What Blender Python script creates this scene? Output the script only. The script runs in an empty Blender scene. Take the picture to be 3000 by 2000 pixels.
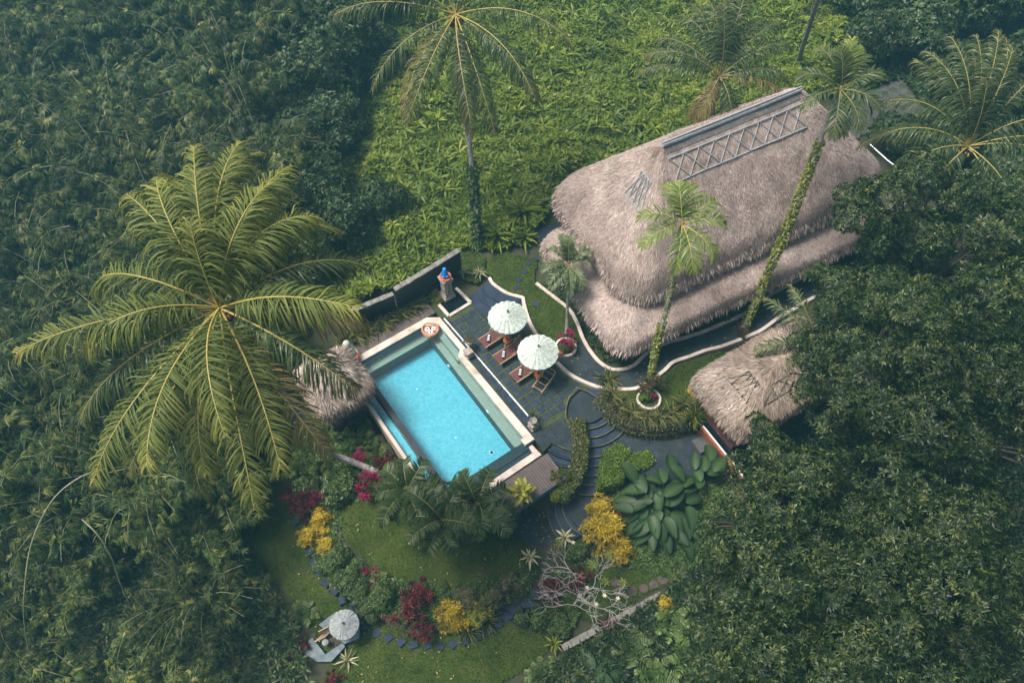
import bpy, math
import numpy as np
from mathutils import Vector

R = math.radians
rng = np.random.default_rng(11)
scn = bpy.context.scene
col = scn.collection

# ------------------------------------------------------------------ camera
CAM_H, FOCAL, PITCH = 38.0, 2333.0, R(58)
cam = bpy.data.cameras.new('camera')
cam.lens = 28.0
cam.sensor_width = 36.0
cam.clip_start = 0.5
cam.clip_end = 2000
camo = bpy.data.objects.new('camera', cam)
camo.location = (0, 0, CAM_H)
camo.rotation_euler = (R(32), 0, 0)
col.objects.link(camo)
scn.camera = camo

# ------------------------------------------------------------------ sky, sun, exposure
SUN_EL, SUN_AZ = R(64), R(280)          # azimuth clockwise from +Y
world = bpy.data.worlds.new('World')
scn.world = world
world.use_nodes = True
wt = world.node_tree
bg = wt.nodes['Background']
sky = wt.nodes.new('ShaderNodeTexSky')
sky.sky_type = 'NISHITA'
sky.sun_disc = False
sky.sun_elevation = SUN_EL
sky.sun_rotation = SUN_AZ
sky.air_density = 0.7
sky.dust_density = 8.0
sky.ozone_density = 0.3
wt.links.new(sky.outputs[0], bg.inputs[0])
bg.inputs[1].default_value = 0.075
sun = bpy.data.lights.new('sun', 'SUN')
sun.energy = 2.6
sun.angle = R(18)
sun.color = (1.0, 0.94, 0.84)
suno = bpy.data.objects.new('sun', sun)
sd = Vector((math.sin(SUN_AZ) * math.cos(SUN_EL), math.cos(SUN_AZ) * math.cos(SUN_EL), math.sin(SUN_EL)))
suno.rotation_euler = sd.to_track_quat('Z', 'Y').to_euler()
suno.location = (-30, 20, 60)
col.objects.link(suno)
scn.view_settings.view_transform = 'Standard'
scn.view_settings.look = 'None'
scn.view_settings.gamma = 1
scn.view_settings.use_curve_mapping = False
scn.view_settings.exposure = 1.05
scn.render.engine = 'CYCLES'
scn.cycles.max_bounces = 6
scn.cycles.diffuse_bounces = 3
scn.cycles.transparent_max_bounces = 8
scn.cycles.volume_bounces = 0
scn.cycles.use_denoising = True

# ------------------------------------------------------------------ survey helpers (metres; z = 0 is the pool terrace)
_cp, _sp = math.cos(PITCH), math.sin(PITCH)
def P(x, y, z=0.0):
    """survey point: plan position, at height z, of a point read off the photograph"""
    u, v = (x - 1500) / FOCAL, (y - 1000) / FOCAL
    d = np.array([u, _cp - _sp * v, -_sp - _cp * v])
    return np.array([0, 0, CAM_H]) + d * ((z - CAM_H) / d[2])

def sstep(a, b, x):
    t = np.clip((x - a) / (b - a), 0, 1)
    return t * t * (3 - 2 * t)

# pool frame: origin at the top corner of the coping, A across, B along
TH = R(35.2)
PT0 = np.array([-4.46, 25.64])
AX = np.array([-math.cos(TH), -math.sin(TH)])
BX = np.array([math.sin(TH), -math.cos(TH)])
def L(a, b, z=0.0):
    p = PT0 + AX * a + BX * b
    return np.array([p[0], p[1], z])
def toL(x, y):
    dx, dy = x - PT0[0], y - PT0[1]
    return dx * AX[0] + dy * AX[1], dx * BX[0] + dy * BX[1]
# house frame
HT = R(28.1)
HU = np.array([math.cos(HT), math.sin(HT)])
HV = np.array([-math.sin(HT), math.cos(HT)])

CTRL = [(0,0,-3),(500,0,-3),(1000,0,-1.5),(1500,0,-.8),(2000,0,-.5),(2500,0,0),(3000,0,0),(1100,400,-1),(1400,400,-.6),
 (1500,600,-.3),(1200,700,-.8),(1000,750,-1.2),(900,850,-1.5),(2600,350,.2),(2900,500,.2),(0,500,-5),(300,500,-5),(600,600,-4),
 (0,1000,-6),(400,1000,-5),(700,1000,-3),(0,1500,-6.5),(400,1500,-5),(600,1500,-4),(0,2000,-6),(500,1900,-4),(970,1120,-1),
 (1600,750,.0),(1800,700,.0),(2200,600,.0),(2300,850,.0),(1500,850,.0),(1560,950,.0),(2000,1000,.0),(1900,1180,.1),(2000,1150,.2),
 (2500,800,.2),(2900,800,.2),(1273,918,-.35),(1566,1285,-.4),(1450,1000,-.35),(1600,1200,-.4),(1100,1030,-.6),(1117,1383,-1),
 (1000,1250,-1.3),(1060,1300,-1),(1050,1500,-1.3),(1250,1550,-1.3),(1400,1680,-1.4),(1500,1650,-1.7),(900,1560,-2.2),(1050,1700,-2.2),
 (1250,1800,-2.4),(850,1700,-3),(1000,1850,-3),(1250,1930,-3),(1500,1900,-3),(1600,1850,-2.95),(800,1500,-2.6),(1560,1550,-2.4),
 (1500,1780,-3.0),(1690,1500,-2.1),(1750,1400,-1.7),(1850,1350,-1.5),(2000,1400,-1.5),(1950,1550,-2.0),(1900,1700,-2.4),(2100,1300,-1.2),
 (2200,1500,-2),(2500,1500,-2),(2900,1500,-2),(2000,1900,-3),(2500,1950,-3),(3000,2000,-3),(2600,1100,-.5),(3000,1100,-.5),
 (1700,1250,-.9),(1720,1320,-1.3),(1830,1250,-1.0),(1640,1340,-1.3),(1760,1180,-.2)]
CP = np.array([P(*c) for c in CTRL])
def h_raw(x, y):
    x = np.atleast_1d(np.asarray(x, float)); y = np.atleast_1d(np.asarray(y, float))
    out = np.empty_like(x)
    for i in range(0, len(x), 20000):
        d2 = (x[i:i+20000, None] - CP[:, 0]) ** 2 + (y[i:i+20000, None] - CP[:, 1]) ** 2 + 0.4
        w = d2 ** -1.8
        out[i:i+20000] = (w * CP[:, 2]).sum(1) / w.sum(1)
    return out
def h(x, y):
    return float(h_raw(x, y)[0])
def PT(x, y, dz=0.0):
    """survey point on the terrain"""
    z = -1.0
    for _ in range(12):
        p = P(x, y, z); z = 0.5 * z + 0.5 * h(p[0], p[1])
    p[2] = z + dz
    return p

# ------------------------------------------------------------------ mesh helpers
ORIG = {}
def mesh_np(name, V, F, mats, attr=None, midx=None, smooth=False):
    V = np.asarray(V, np.float32); me = bpy.data.meshes.new(name)
    if isinstance(F, np.ndarray):
        n, k = F.shape
        me.vertices.add(len(V)); me.vertices.foreach_set('co', V.ravel())
        me.loops.add(n * k); me.loops.foreach_set('vertex_index', F.ravel().astype(np.int32))
        me.polygons.add(n)
        me.polygons.foreach_set('loop_start', np.arange(0, n * k, k, dtype=np.int32))
        if midx is not None: me.polygons.foreach_set('material_index', np.asarray(midx, np.int32))
        me.update(calc_edges=True); me.validate()
    else:
        me.from_pydata([tuple(v) for v in V.tolist()], [], [tuple(f) for f in F])
        if midx is not None: me.polygons.foreach_set('material_index', np.asarray(midx, np.int32))
    if attr is not None:
        for nm, a in attr.items():
            at = me.attributes.new(nm, 'FLOAT', 'POINT'); at.data.foreach_set('value', np.asarray(a, np.float32))
    if smooth: me.shade_smooth()
    for m in (mats if isinstance(mats, (list, tuple)) else [mats]): me.materials.append(m)
    return me
def link(name, me, parent=None, loc=None):
    o = bpy.data.objects.new(name, me); col.objects.link(o)
    if parent is not None: o.parent = parent
    if loc is not None: o.location = loc
    return o
def tag(o, label=None, cat=None, group=None, kind=None):
    if label: o['label'] = label
    if cat: o['category'] = cat
    if group: o['group'] = group
    if kind: o['kind'] = kind
    return o
def thing(name, label, cat, loc, group=None):
    o = bpy.data.objects.new(name, None); col.objects.link(o); o.location = loc
    o.empty_display_size = 0.2
    ORIG[o.name] = np.array(loc, float)
    return tag(o, label, cat, group)
def org(o):
    while o.parent is not None: o = o.parent
    return ORIG.get(o.name, np.zeros(3))
def part(name, V, F, mats, parent, attr=None, midx=None, smooth=False):
    """child mesh given in world metres"""
    V = np.asarray(V, float) - org(parent)
    return link(name, mesh_np(name, V, F, mats, attr, midx, smooth), parent)
def struct(name, V, F, mats, label=None, attr=None, midx=None, smooth=False):
    o = link(name, mesh_np(name, V, F, mats, attr, midx, smooth)); o['kind'] = 'structure'
    if label: o['label'] = label
    return o
def join(parts):
    V, F, n = [], [], 0
    for v, f in parts:
        v = np.asarray(v, float)
        V.append(v); F += [tuple(int(i) + n for i in q) for q in f]; n += len(v)
    return np.concatenate(V), F
def prism(poly, zt, zb):
    poly = np.asarray(poly, float)[:, :2]
    x, y = poly[:, 0], poly[:, 1]
    if (x * np.roll(y, -1) - np.roll(x, -1) * y).sum() < 0: poly = poly[::-1]
    n = len(poly)
    V = np.concatenate([np.c_[poly, np.full(n, zt)], np.c_[poly, np.full(n, zb)]])
    F = [tuple(range(n)), tuple(range(2 * n - 1, n - 1, -1))] + [(i, i + n, (i + 1) % n + n, (i + 1) % n) for i in range(n)]
    return V, F
def bevbox(c, ax, ay, hx, hy, z0, z1, b=0.01):
    """box with a chamfered top; ax, ay unit plan axes"""
    c = np.asarray(c, float)[:2]; ax = np.asarray(ax)[:2]; ay = np.asarray(ay)[:2]
    V = []
    for dz, s in ((z0, 0), (z1 - b, 0), (z1, b)):
        for sx, sy in ((-1, -1), (1, -1), (1, 1), (-1, 1)):
            p = c + ax * sx * (hx - s) + ay * sy * (hy - s); V.append((p[0], p[1], dz))
    F = [(3, 2, 1, 0), (8, 9, 10, 11)]
    for k in (0, 4):
        for i in range(4): F.append((k + i, k + (i + 1) % 4, k + 4 + (i + 1) % 4, k + 4 + i))
    return np.array(V), F
def tube(pts, rad, sides=8, caps=True):
    pts = np.asarray(pts, float); n = len(pts)
    rad = np.broadcast_to(np.asarray(rad, float), (n,))
    T = np.gradient(pts, axis=0); T /= np.linalg.norm(T, axis=1)[:, None] + 1e-9
    ref = np.array([0, 0, 1.0]) if abs(T[:, 2]).mean() < 0.8 else np.array([1.0, 0, 0])
    A = np.cross(T, ref); A /= np.linalg.norm(A, axis=1)[:, None] + 1e-9
    B = np.cross(T, A)
    ang = np.linspace(0, 2 * np.pi, sides, endpoint=False)
    V = (pts[:, None] + rad[:, None, None] * (np.cos(ang)[None, :, None] * A[:, None] + np.sin(ang)[None, :, None] * B[:, None])).reshape(-1, 3)
    F = []
    for i in range(n - 1):
        for j in range(sides):
            a, b = i * sides + j, i * sides + (j + 1) % sides
            F.append((a, b, b + sides, a + sides))
    if caps: F += [tuple(range(sides - 1, -1, -1)), tuple(range((n - 1) * sides, n * sides))]
    return V, F
def lathe(prof, c, sides=20):
    c = np.asarray(c, float)
    ang = np.linspace(0, 2 * np.pi, sides, endpoint=False)
    V = np.concatenate([np.c_[c[0] + r * np.cos(ang), c[1] + r * np.sin(ang), np.full(sides, c[2] + z)] for r, z in prof])
    F = []
    for i in range(len(prof) - 1):
        for j in range(sides):
            a, b = i * sides + j, i * sides + (j + 1) % sides
            F.append((a, b, b + sides, a + sides))
    n = len(prof)
    F += [tuple(range(sides - 1, -1, -1)), tuple(range((n - 1) * sides, n * sides))]
    return V, F
def smooth_line(pts, n=6):
    """Catmull-Rom through the points"""
    p = np.asarray(pts, float); q = np.concatenate([[2 * p[0] - p[1]], p, [2 * p[-1] - p[-2]]])
    out = []
    for i in range(1, len(q) - 2):
        for t in np.linspace(0, 1, n, endpoint=False):
            out.append(0.5 * ((2 * q[i]) + (-q[i-1] + q[i+1]) * t + (2*q[i-1] - 5*q[i] + 4*q[i+1] - q[i+2]) * t*t + (-q[i-1] + 3*q[i] - 3*q[i+1] + q[i+2]) * t**3))
    out.append(p[-1])
    return np.array(out)
def ribbon(pts, w, zt, zb):
    """wall/kerb following a plan line"""
    p = np.asarray(pts, float)[:, :2]
    T = np.gradient(p, axis=0); T /= np.linalg.norm(T, axis=1)[:, None]
    N = np.c_[-T[:, 1], T[:, 0]]
    n = len(p)
    zt = np.broadcast_to(zt, (n,)); zb = np.broadcast_to(zb, (n,))
    a, b = p + N * w / 2, p - N * w / 2
    c = min(0.02, w / 6)
    a2, b2 = p + N * (w / 2 - c), p - N * (w / 2 - c)
    V = np.concatenate([np.c_[a, zb], np.c_[a, zt - c], np.c_[a2, zt], np.c_[b2, zt], np.c_[b, zt - c], np.c_[b, zb]])
    F = []
    for k in range(5):
        for i in range(n - 1): F.append((k * n + i, k * n + i + 1, (k + 1) * n + i + 1, (k + 1) * n + i))
    F += [tuple(k * n for k in range(6)), tuple(k * n + n - 1 for k in range(5, -1, -1))]
    return V, [f[::-1] for f in F]
def inpoly(x, y, poly):
    poly = np.asarray(poly)[:, :2]; r = np.zeros(len(x), bool); j = len(poly) - 1
    for i in range(len(poly)):
        xi, yi = poly[i]; xj, yj = poly[j]
        c = ((yi > y) != (yj > y)) & (x < (xj - xi) * (y - yi) / (yj - yi + 1e-12) + xi)
        r ^= c; j = i
    return r
def unit(v): return v / (np.linalg.norm(v, axis=-1, keepdims=True) + 1e-9)
def frames(d, n):
    d = unit(d); y = unit(np.cross(n, d)); z = np.cross(d, y)
    return np.stack([d, y, z], -1)
def place(tv, tf, Rm, T, S):
    """copies of a template in one array"""
    n, k = len(T), len(tv)
    S = np.broadcast_to(np.asarray(S, float).reshape(-1, 1) if np.ndim(S) < 2 else S, (n, S.shape[1] if np.ndim(S) == 2 else 1))
    V = np.einsum('nij,nkj->nki', Rm, tv[None] * S[:, None, :]) + T[:, None]
    F = tf[None] + (np.arange(n) * k)[:, None, None]
    return V.reshape(-1, 3), F.reshape(-1, tf.shape[1])
# leaf templates, unit length along +X, face up +Z
LEAF4 = (np.array([[0, 0, 0], [.45, .5, .04], [1, 0, -.12], [.45, -.5, .04]]), np.array([[0, 3, 2, 1]]))
def blade(segs, prof, droop=0.2, fold=0.15):
    s = np.linspace(0, 1, segs + 1); w = np.array([prof(t) for t in s]) / 2
    z = -droop * s ** 2
    V = np.concatenate([np.c_[s, w, z + fold * w], np.c_[s, np.zeros_like(s), z], np.c_[s, -w, z + fold * w]])
    n = segs + 1; F = []
    for k in (0, 1):
        for i in range(segs): F.append((k * n + i, (k + 1) * n + i, (k + 1) * n + i + 1, k * n + i + 1))
    return V, np.array(F)
STRIP = blade(3, lambda t: 1.0 * (1 - t) ** .7 + .02, .25, .5)
OVAL = blade(6, lambda t: max(.02, math.sin(math.pi * min(1, t * .97 + .02) ** .8)), .25, .35)
def wob(p, f=1.0, s=0.0):
    x, y, z = (p[..., i] * f for i in range(3))
    return (np.sin(x * 1.7 + 1.3 * np.sin(y * 1.1 + s) + s) + np.sin(y * 1.9 + 1.1 * np.sin(z * 1.3 + 2 * s) + 2.1 * s) + np.sin(z * 2.1 + 1.2 * np.sin(x * 1.2 - s) - s)) / 3

# ------------------------------------------------------------------ materials
def nt(name):
    m = bpy.data.materials.new(name); m.use_nodes = True
    t = m.node_tree; return m, t, t.nodes['Principled BSDF'], t.nodes['Material Output']
def N(t, typ, **kw):
    n = t.nodes.new(typ)
    for k, v in kw.items():
        if k.startswith('i_'): n.inputs[k[2:].replace('_', ' ')].default_value = v
        else: setattr(n, k, v)
    return n
def ramp(t, fac, stops):
    r = t.nodes.new('ShaderNodeValToRGB'); e = r.color_ramp.elements
    while len(e) < len(stops): e.new(0.5)
    for el, (p, c) in zip(e, stops): el.position = p; el.color = (*c, 1)
    t.links.new(fac, r.inputs[0]); return r.outputs[0]
def mixc(t, fac, a, b, mode='MIX'):
    m = t.nodes.new('ShaderNodeMix'); m.data_type = 'RGBA'; m.blend_type = mode
    for s, v in ((0, fac), (6, a), (7, b)):
        if hasattr(v, 'is_output'): t.links.new(v, m.inputs[s])
        else: m.inputs[s].default_value = v if s == 0 else (*v, 1)
    return m.outputs[2]
def leafmat(name, stops, rough=0.45, trans=0.25, objvar=0.25, spec=0.35):
    m, t, b, o = nt(name)
    at = N(t, 'ShaderNodeAttribute', attribute_name='v')
    oi = N(t, 'ShaderNodeObjectInfo')
    c = ramp(t, at.outputs['Fac'], [(i / max(1, len(stops) - 1), s) for i, s in enumerate(stops)])
    mr = N(t, 'ShaderNodeMapRange'); mr.inputs[3].default_value = 1 - objvar; mr.inputs[4].default_value = 1 + objvar
    t.links.new(oi.outputs['Random'], mr.inputs[0])
    hs = N(t, 'ShaderNodeHueSaturation'); t.links.new(mr.outputs[0], hs.inputs['Value']); t.links.new(c, hs.inputs['Color'])
    t.links.new(hs.outputs[0], b.inputs['Base Color'])
    b.inputs['Roughness'].default_value = rough
    b.inputs['Specular IOR Level'].default_value = spec
    tr = N(t, 'ShaderNodeBsdfTranslucent'); t.links.new(hs.outputs[0], tr.inputs[0])
    mx = N(t, 'ShaderNodeMixShader'); mx.inputs[0].default_value = trans
    t.links.new(b.outputs[0], mx.inputs[1]); t.links.new(tr.outputs[0], mx.inputs[2]); t.links.new(mx.outputs[0], o.inputs[0])
    return m
def stonemat(name, stops, scale=3.0, rough=0.75, bump=0.3, detail=6, stretch=None, spec=0.5, fine=30.0):
    m, t, b, o = nt(name)
    g = N(t, 'ShaderNodeNewGeometry'); src = g.outputs['Position']
    if stretch:
        mp = N(t, 'ShaderNodeMapping'); mp.inputs['Scale'].default_value = stretch; t.links.new(src, mp.inputs[0]); src = mp.outputs[0]
    n1 = N(t, 'ShaderNodeTexNoise', i_Scale=scale, i_Detail=detail, i_Roughness=.65); t.links.new(src, n1.inputs['Vector'])
    n2 = N(t, 'ShaderNodeTexNoise', i_Scale=fine, i_Detail=3); t.links.new(src, n2.inputs['Vector'])
    c = ramp(t, n1.outputs[0], [(.3 + .4 * i / max(1, len(stops) - 1), s) for i, s in enumerate(stops)])
    c = mixc(t, .35, c, n2.outputs[1], 'SOFT_LIGHT')
    t.links.new(c, b.inputs['Base Color'])
    b.inputs['Roughness'].default_value = rough; b.inputs['Specular IOR Level'].default_value = spec
    bp = N(t, 'ShaderNodeBump', i_Strength=bump, i_Distance=.03); t.links.new(n2.outputs[0], bp.inputs['Height']); t.links.new(bp.outputs[0], b.inputs['Normal'])
    return m
M = {}
M['earth'] = stonemat('earth', [(.02, .025, .012), (.04, .042, .02), (.03, .05, .015)], 1.2, .95, .5)
M['lawn'] = stonemat('lawn', [(.020, .036, .006), (.036, .058, .009), (.05, .072, .013), (.062, .066, .02)], .9, .9, .8, spec=.15)
M['slate'] = stonemat('slate', [(.007, .012, .019), (.012, .020, .030), (.020, .030, .040), (.030, .038, .044)], 1.6, .7, .4, spec=.2)
def slatemat():
    m = stonemat('slate', [(.008, .014, .022), (.013, .022, .033), (.022, .033, .044), (.040, .050, .056)], 1.3, .7, .4, spec=.25)
    t = m.node_tree; b = t.nodes['Principled BSDF']; src = b.inputs['Base Color'].links[0].from_socket
    g = N(t, 'ShaderNodeNewGeometry')
    n0 = N(t, 'ShaderNodeTexNoise', i_Scale=2.5); t.links.new(g.outputs['Position'], n0.inputs['Vector'])
    v = N(t, 'ShaderNodeTexVoronoi', feature='DISTANCE_TO_EDGE', i_Scale=2.6); t.links.new(mixc(t, .12, g.outputs['Position'], n0.outputs[1]), v.inputs['Vector'])
    c = mixc(t, ramp(t, v.outputs[0], [(.0, (1, 1, 1)), (.05, (0, 0, 0))]), src, (.012, .017, .012))
    v2 = N(t, 'ShaderNodeTexVoronoi', i_Scale=2.6); t.links.new(g.outputs['Position'], v2.inputs['Vector'])
    n3 = N(t, 'ShaderNodeTexNoise', i_Scale=.6, i_Detail=4); t.links.new(g.outputs['Position'], n3.inputs['Vector'])
    c = mixc(t, ramp(t, n3.outputs[0], [(.45, (0, 0, 0)), (.72, (.55, .55, .55))]), c, (.022, .030, .016))
    t.links.new(c, b.inputs['Base Color']); return m
M['slate'] = slatemat()
M['tile'] = stonemat('tile', [(.011, .019, .036), (.020, .032, .056), (.032, .046, .072)], 2.2, .7, .3, spec=.2)
M['joint'] = stonemat('moss_joint', [(.018, .028, .02), (.032, .048, .016), (.045, .062, .02), (.02, .03, .032)], 1.6, .9, .6)
M['edge'] = stonemat('mossy_step_edge', [(.04, .045, .018), (.10, .09, .04), (.17, .15, .08)], 3, .9, .5)
M['cream'] = stonemat('cream_stone', [(.26, .23, .19), (.44, .38, .33), (.56, .49, .44), (.6, .53, .48)], 1.3, .75, .3, detail=9)
M['creamd'] = stonemat('weathered_cream_stone', [(.28, .24, .2), (.45, .38, .32), (.5, .43, .37)], 2.2, .8, .2)
M['white'] = stonemat('white_pebbles', [(.5, .52, .53), (.75, .75, .73)], 8, .7, .5)
M['black'] = stonemat('black_stone', [(.006, .010, .015), (.011, .018, .026), (.02, .03, .042)], 1.5, .45, .2, spec=.3)
M['capstone'] = stonemat('grey_cap_stone', [(.08, .08, .075), (.18, .175, .16), (.26, .25, .23)], 4, .9, .5)
M['carved'] = stonemat('carved_stone', [(.12, .11, .1), (.3, .26, .23), (.42, .37, .33)], 7, .9, .9)
M['bluestone'] = stonemat('blue_grey_stone', [(.06, .085, .10), (.10, .135, .16), (.16, .20, .225)], 2.5, .7, .3)
M['drivestone'] = stonemat('drive_stone', [(.045, .05, .05), (.08, .085, .085)], 3, .9, .4)
M['deck'] = stonemat('dark_deck_timber', [(.055, .038, .034), (.085, .06, .055), (.12, .09, .085)], 2.5, .6, .3)
M['fascia'] = stonemat('deck_fascia', [(.05, .09, .11), (.09, .14, .17)], 3, .6, .2)
M['timber'] = stonemat('brown_red_timber', [(.06, .018, .016), (.095, .028, .024), (.13, .042, .036)], 6, .5, .2)
M['bambooframe'] = stonemat('tan_frame_timber', [(.3, .19, .1), (.45, .3, .17)], 6, .5, .2)
M['terracotta'] = stonemat('terracotta', [(.45, .10, .035), (.6, .16, .06)], 6, .7, .3)
M['brick'] = stonemat('orange_brick', [(.10, .035, .02), (.24, .07, .03), (.32, .10, .045)], 8, .8, .3)
M['bark'] = stonemat('palm_bark', [(.12, .11, .10), (.24, .225, .21), (.36, .345, .33)], 4, .9, .6)
M['barkd'] = stonemat('dark_bark', [(.03, .026, .02), (.07, .06, .045)], 4, .9, .6)
M['pole'] = stonemat('weathered_bamboo', [(.22, .25, .27), (.38, .42, .45)], 6, .6, .2)
M['skirt'] = stonemat('grey_thatch_band', [(.10, .095, .09), (.2, .19, .185)], 6, .9, .8)
M['ridge'] = stonemat('grey_ridge_cap', [(.3, .31, .32), (.5, .52, .53)], 4, .7, .3)
M['plaster'] = stonemat('house_wall', [(.16, .12, .09), (.22, .17, .13)], 3, .8, .2)
M['canopy'] = stonemat('pale_green_canopy', [(.18, .22, .20), (.42, .49, .45), (.52, .58, .54)], 8, .85, .4)
M['canopyw'] = stonemat('white_canopy', [(.13, .15, .16), (.30, .33, .34)], 4, .8, .25)
M['towel'] = stonemat('white_towel', [(.78, .8, .82), (.85, .86, .87)], 9, .9, .3)
M['navy'] = stonemat('navy_towel', [(.008, .02, .05), (.02, .04, .09)], 9, .9, .3)
M['bluepaint'] = stonemat('blue_paint', [(.01, .18, .6), (.02, .3, .75)], 7, .4, .1)
M['whitefix'] = stonemat('white_fixture', [(.75, .8, .8), (.85, .88, .88)], 9, .4, .1)
M['mossstone'] = stonemat('pale_moss_stone', [(.28, .3, .25), (.5, .54, .48), (.62, .65, .6)], 5, .9, .6)
M['mosswall'] = stonemat('mossy_stone_wall', [(.035, .03, .022), (.07, .06, .045), (.06, .075, .03)], 3, .95, .8)
# thatch: straw colour from a per-straw value
def thatchmat(name, stops):
    m, t, b, o = nt(name)
    at = N(t, 'ShaderNodeAttribute', attribute_name='v')
    g = N(t, 'ShaderNodeNewGeometry')
    n1 = N(t, 'ShaderNodeTexNoise', i_Scale=.9, i_Detail=5); t.links.new(g.outputs['Position'], n1.inputs['Vector'])
    c = ramp(t, at.outputs['Fac'], [(i / (len(stops) - 1), s) for i, s in enumerate(stops)])
    c = mixc(t, .55, c, ramp(t, n1.outputs[0], [(.3, (.3, .28, .27)), (.7, (.72, .7, .68))]), 'OVERLAY')
    t.links.new(c, b.inputs['Base Color']); b.inputs['Roughness'].default_value = .9; b.inputs['Specular IOR Level'].default_value = .15
    return m
M['thatch'] = thatchmat('thatch_straw', [(.15, .11, .09), (.31, .25, .225), (.44, .37, .345), (.58, .51, .49)])
M['thatchb'] = thatchmat('old_thatch_straw', [(.10, .075, .055), (.22, .175, .14), (.35, .30, .26), (.5, .45, .42)])
# leaves
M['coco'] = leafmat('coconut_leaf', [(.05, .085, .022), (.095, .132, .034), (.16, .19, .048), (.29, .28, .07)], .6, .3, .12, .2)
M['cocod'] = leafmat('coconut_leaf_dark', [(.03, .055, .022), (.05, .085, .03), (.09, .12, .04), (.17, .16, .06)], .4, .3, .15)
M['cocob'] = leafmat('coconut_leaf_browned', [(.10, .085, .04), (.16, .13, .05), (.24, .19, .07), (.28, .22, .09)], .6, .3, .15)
M['areca'] = leafmat('areca_leaf', [(.06, .10, .02), (.11, .17, .03), (.18, .24, .05), (.3, .32, .08)], .4, .3, .1)
M['xmas'] = leafmat('fluffy_palm_leaf', [(.045, .075, .03), (.08, .12, .05), (.14, .18, .08), (.26, .28, .15)], .4, .25, .1)
M['cycad'] = leafmat('arching_palm_leaf', [(.012, .030, .007), (.024, .050, .010), (.046, .074, .016), (.12, .12, .04)], .45, .2, .15)
M['rachis'] = stonemat('yellow_rachis', [(.26, .22, .05), (.38, .31, .08)], 5, .5, .1)
M['rachisd'] = stonemat('olive_rachis', [(.14, .12, .045), (.22, .17, .06)], 5, .5, .1)
M['bamboo'] = leafmat('bamboo_leaf', [(.016, .038, .010), (.044, .078, .018), (.095, .13, .028), (.25, .245, .065)], .5, .3, .4)
M['culm'] = stonemat('bamboo_culm', [(.12, .13, .06), (.25, .25, .15)], 5, .5, .1)
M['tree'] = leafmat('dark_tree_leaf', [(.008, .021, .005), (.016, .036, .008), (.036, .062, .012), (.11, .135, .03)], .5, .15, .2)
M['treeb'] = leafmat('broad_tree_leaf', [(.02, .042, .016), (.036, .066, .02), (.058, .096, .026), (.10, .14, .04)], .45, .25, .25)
M['field'] = leafmat('field_leaf', [(.045, .08, .010), (.10, .155, .014), (.18, .24, .02), (.31, .35, .045)], .55, .35, .1)
M['green'] = leafmat('shrub_leaf', [(.025, .05, .014), (.05, .09, .02), (.085, .135, .03), (.15, .2, .06)], .45, .25, .25)
M['lime'] = leafmat('hedge_leaf', [(.05, .09, .012), (.11, .18, .02), (.18, .26, .03)], .5, .3, .1)
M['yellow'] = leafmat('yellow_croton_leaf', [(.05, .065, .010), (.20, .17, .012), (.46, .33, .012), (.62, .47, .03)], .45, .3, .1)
M['yelgreen'] = leafmat('yellow_green_leaf', [(.05, .075, .015), (.17, .20, .025), (.42, .40, .05)], .45, .3, .1)
M['red'] = leafmat('maroon_leaf', [(.035, .035, .016), (.11, .024, .03), (.24, .035, .055), (.38, .09, .10)], .4, .25, .15)
M['pink'] = leafmat('magenta_leaf', [(.16, .014, .05), (.40, .03, .13), (.6, .09, .24)], .4, .3, .1)
M['cream_leaf'] = leafmat('cream_striped_leaf', [(.22, .25, .12), (.42, .42, .24), (.6, .58, .4)], .45, .25, .1)
M['big'] = leafmat('glossy_big_leaf', [(.014, .034, .012), (.022, .052, .018), (.05, .085, .03)], .5, .2, .25, .25)
M['strap'] = leafmat('strappy_leaf', [(.05, .075, .02), (.14, .17, .045), (.26, .28, .09), (.42, .40, .17)], .45, .25, .1)
M['vine'] = leafmat('vine_leaf', [(.05, .08, .012), (.14, .17, .02), (.3, .32, .05)], .45, .3, .1)
M['brom'] = leafmat('bromeliad_leaf', [(.05, .05, .02), (.13, .10, .045), (.26, .19, .09)], .4, .2, .2)
M['ruffle'] = leafmat('ruffled_leaf', [(.10, .14, .02), (.2, .24, .03), (.36, .36, .06), (.5, .42, .2)], .4, .3, .1)
M['moss'] = leafmat('creeping_leaf', [(.035, .035, .015), (.07, .075, .025), (.12, .13, .05), (.24, .22, .15)], .6, .2, .1)
# water
def watermat(name, tint, wave=14.0, strength=.12, mixg=1.0):
    m, t, b, o = nt(name)
    t.nodes.remove(b)
    g = N(t, 'ShaderNodeNewGeometry')
    n1 = N(t, 'ShaderNodeTexNoise', i_Scale=wave, i_Detail=3); t.links.new(g.outputs['Position'], n1.inputs['Vector'])
    bp = N(t, 'ShaderNodeBump', i_Strength=strength, i_Distance=.05); t.links.new(n1.outputs[0], bp.inputs['Height'])
    gl = N(t, 'ShaderNodeBsdfGlossy'); gl.inputs['Roughness'].default_value = .06; t.links.new(bp.outputs[0], gl.inputs['Normal'])
    tr = N(t, 'ShaderNodeBsdfTransparent'); tr.inputs[0].default_value = (*tint, 1)
    fr = N(t, 'ShaderNodeFresnel'); fr.inputs['IOR'].default_value = 1.33; t.links.new(bp.outputs[0], fr.inputs['Normal'])
    mx = N(t, 'ShaderNodeMixShader'); t.links.new(fr.outputs[0], mx.inputs[0]); t.links.new(tr.outputs[0], mx.inputs[1]); t.links.new(gl.outputs[0], mx.inputs[2])
    t.links.new(mx.outputs[0], o.inputs[0])
    return m
M['water'] = watermat('pool_water', (.80, .95, .97), 9.0, .2)
M['darkwater'] = watermat('pond_water', (.55, .65, .7), 5, .1)
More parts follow.
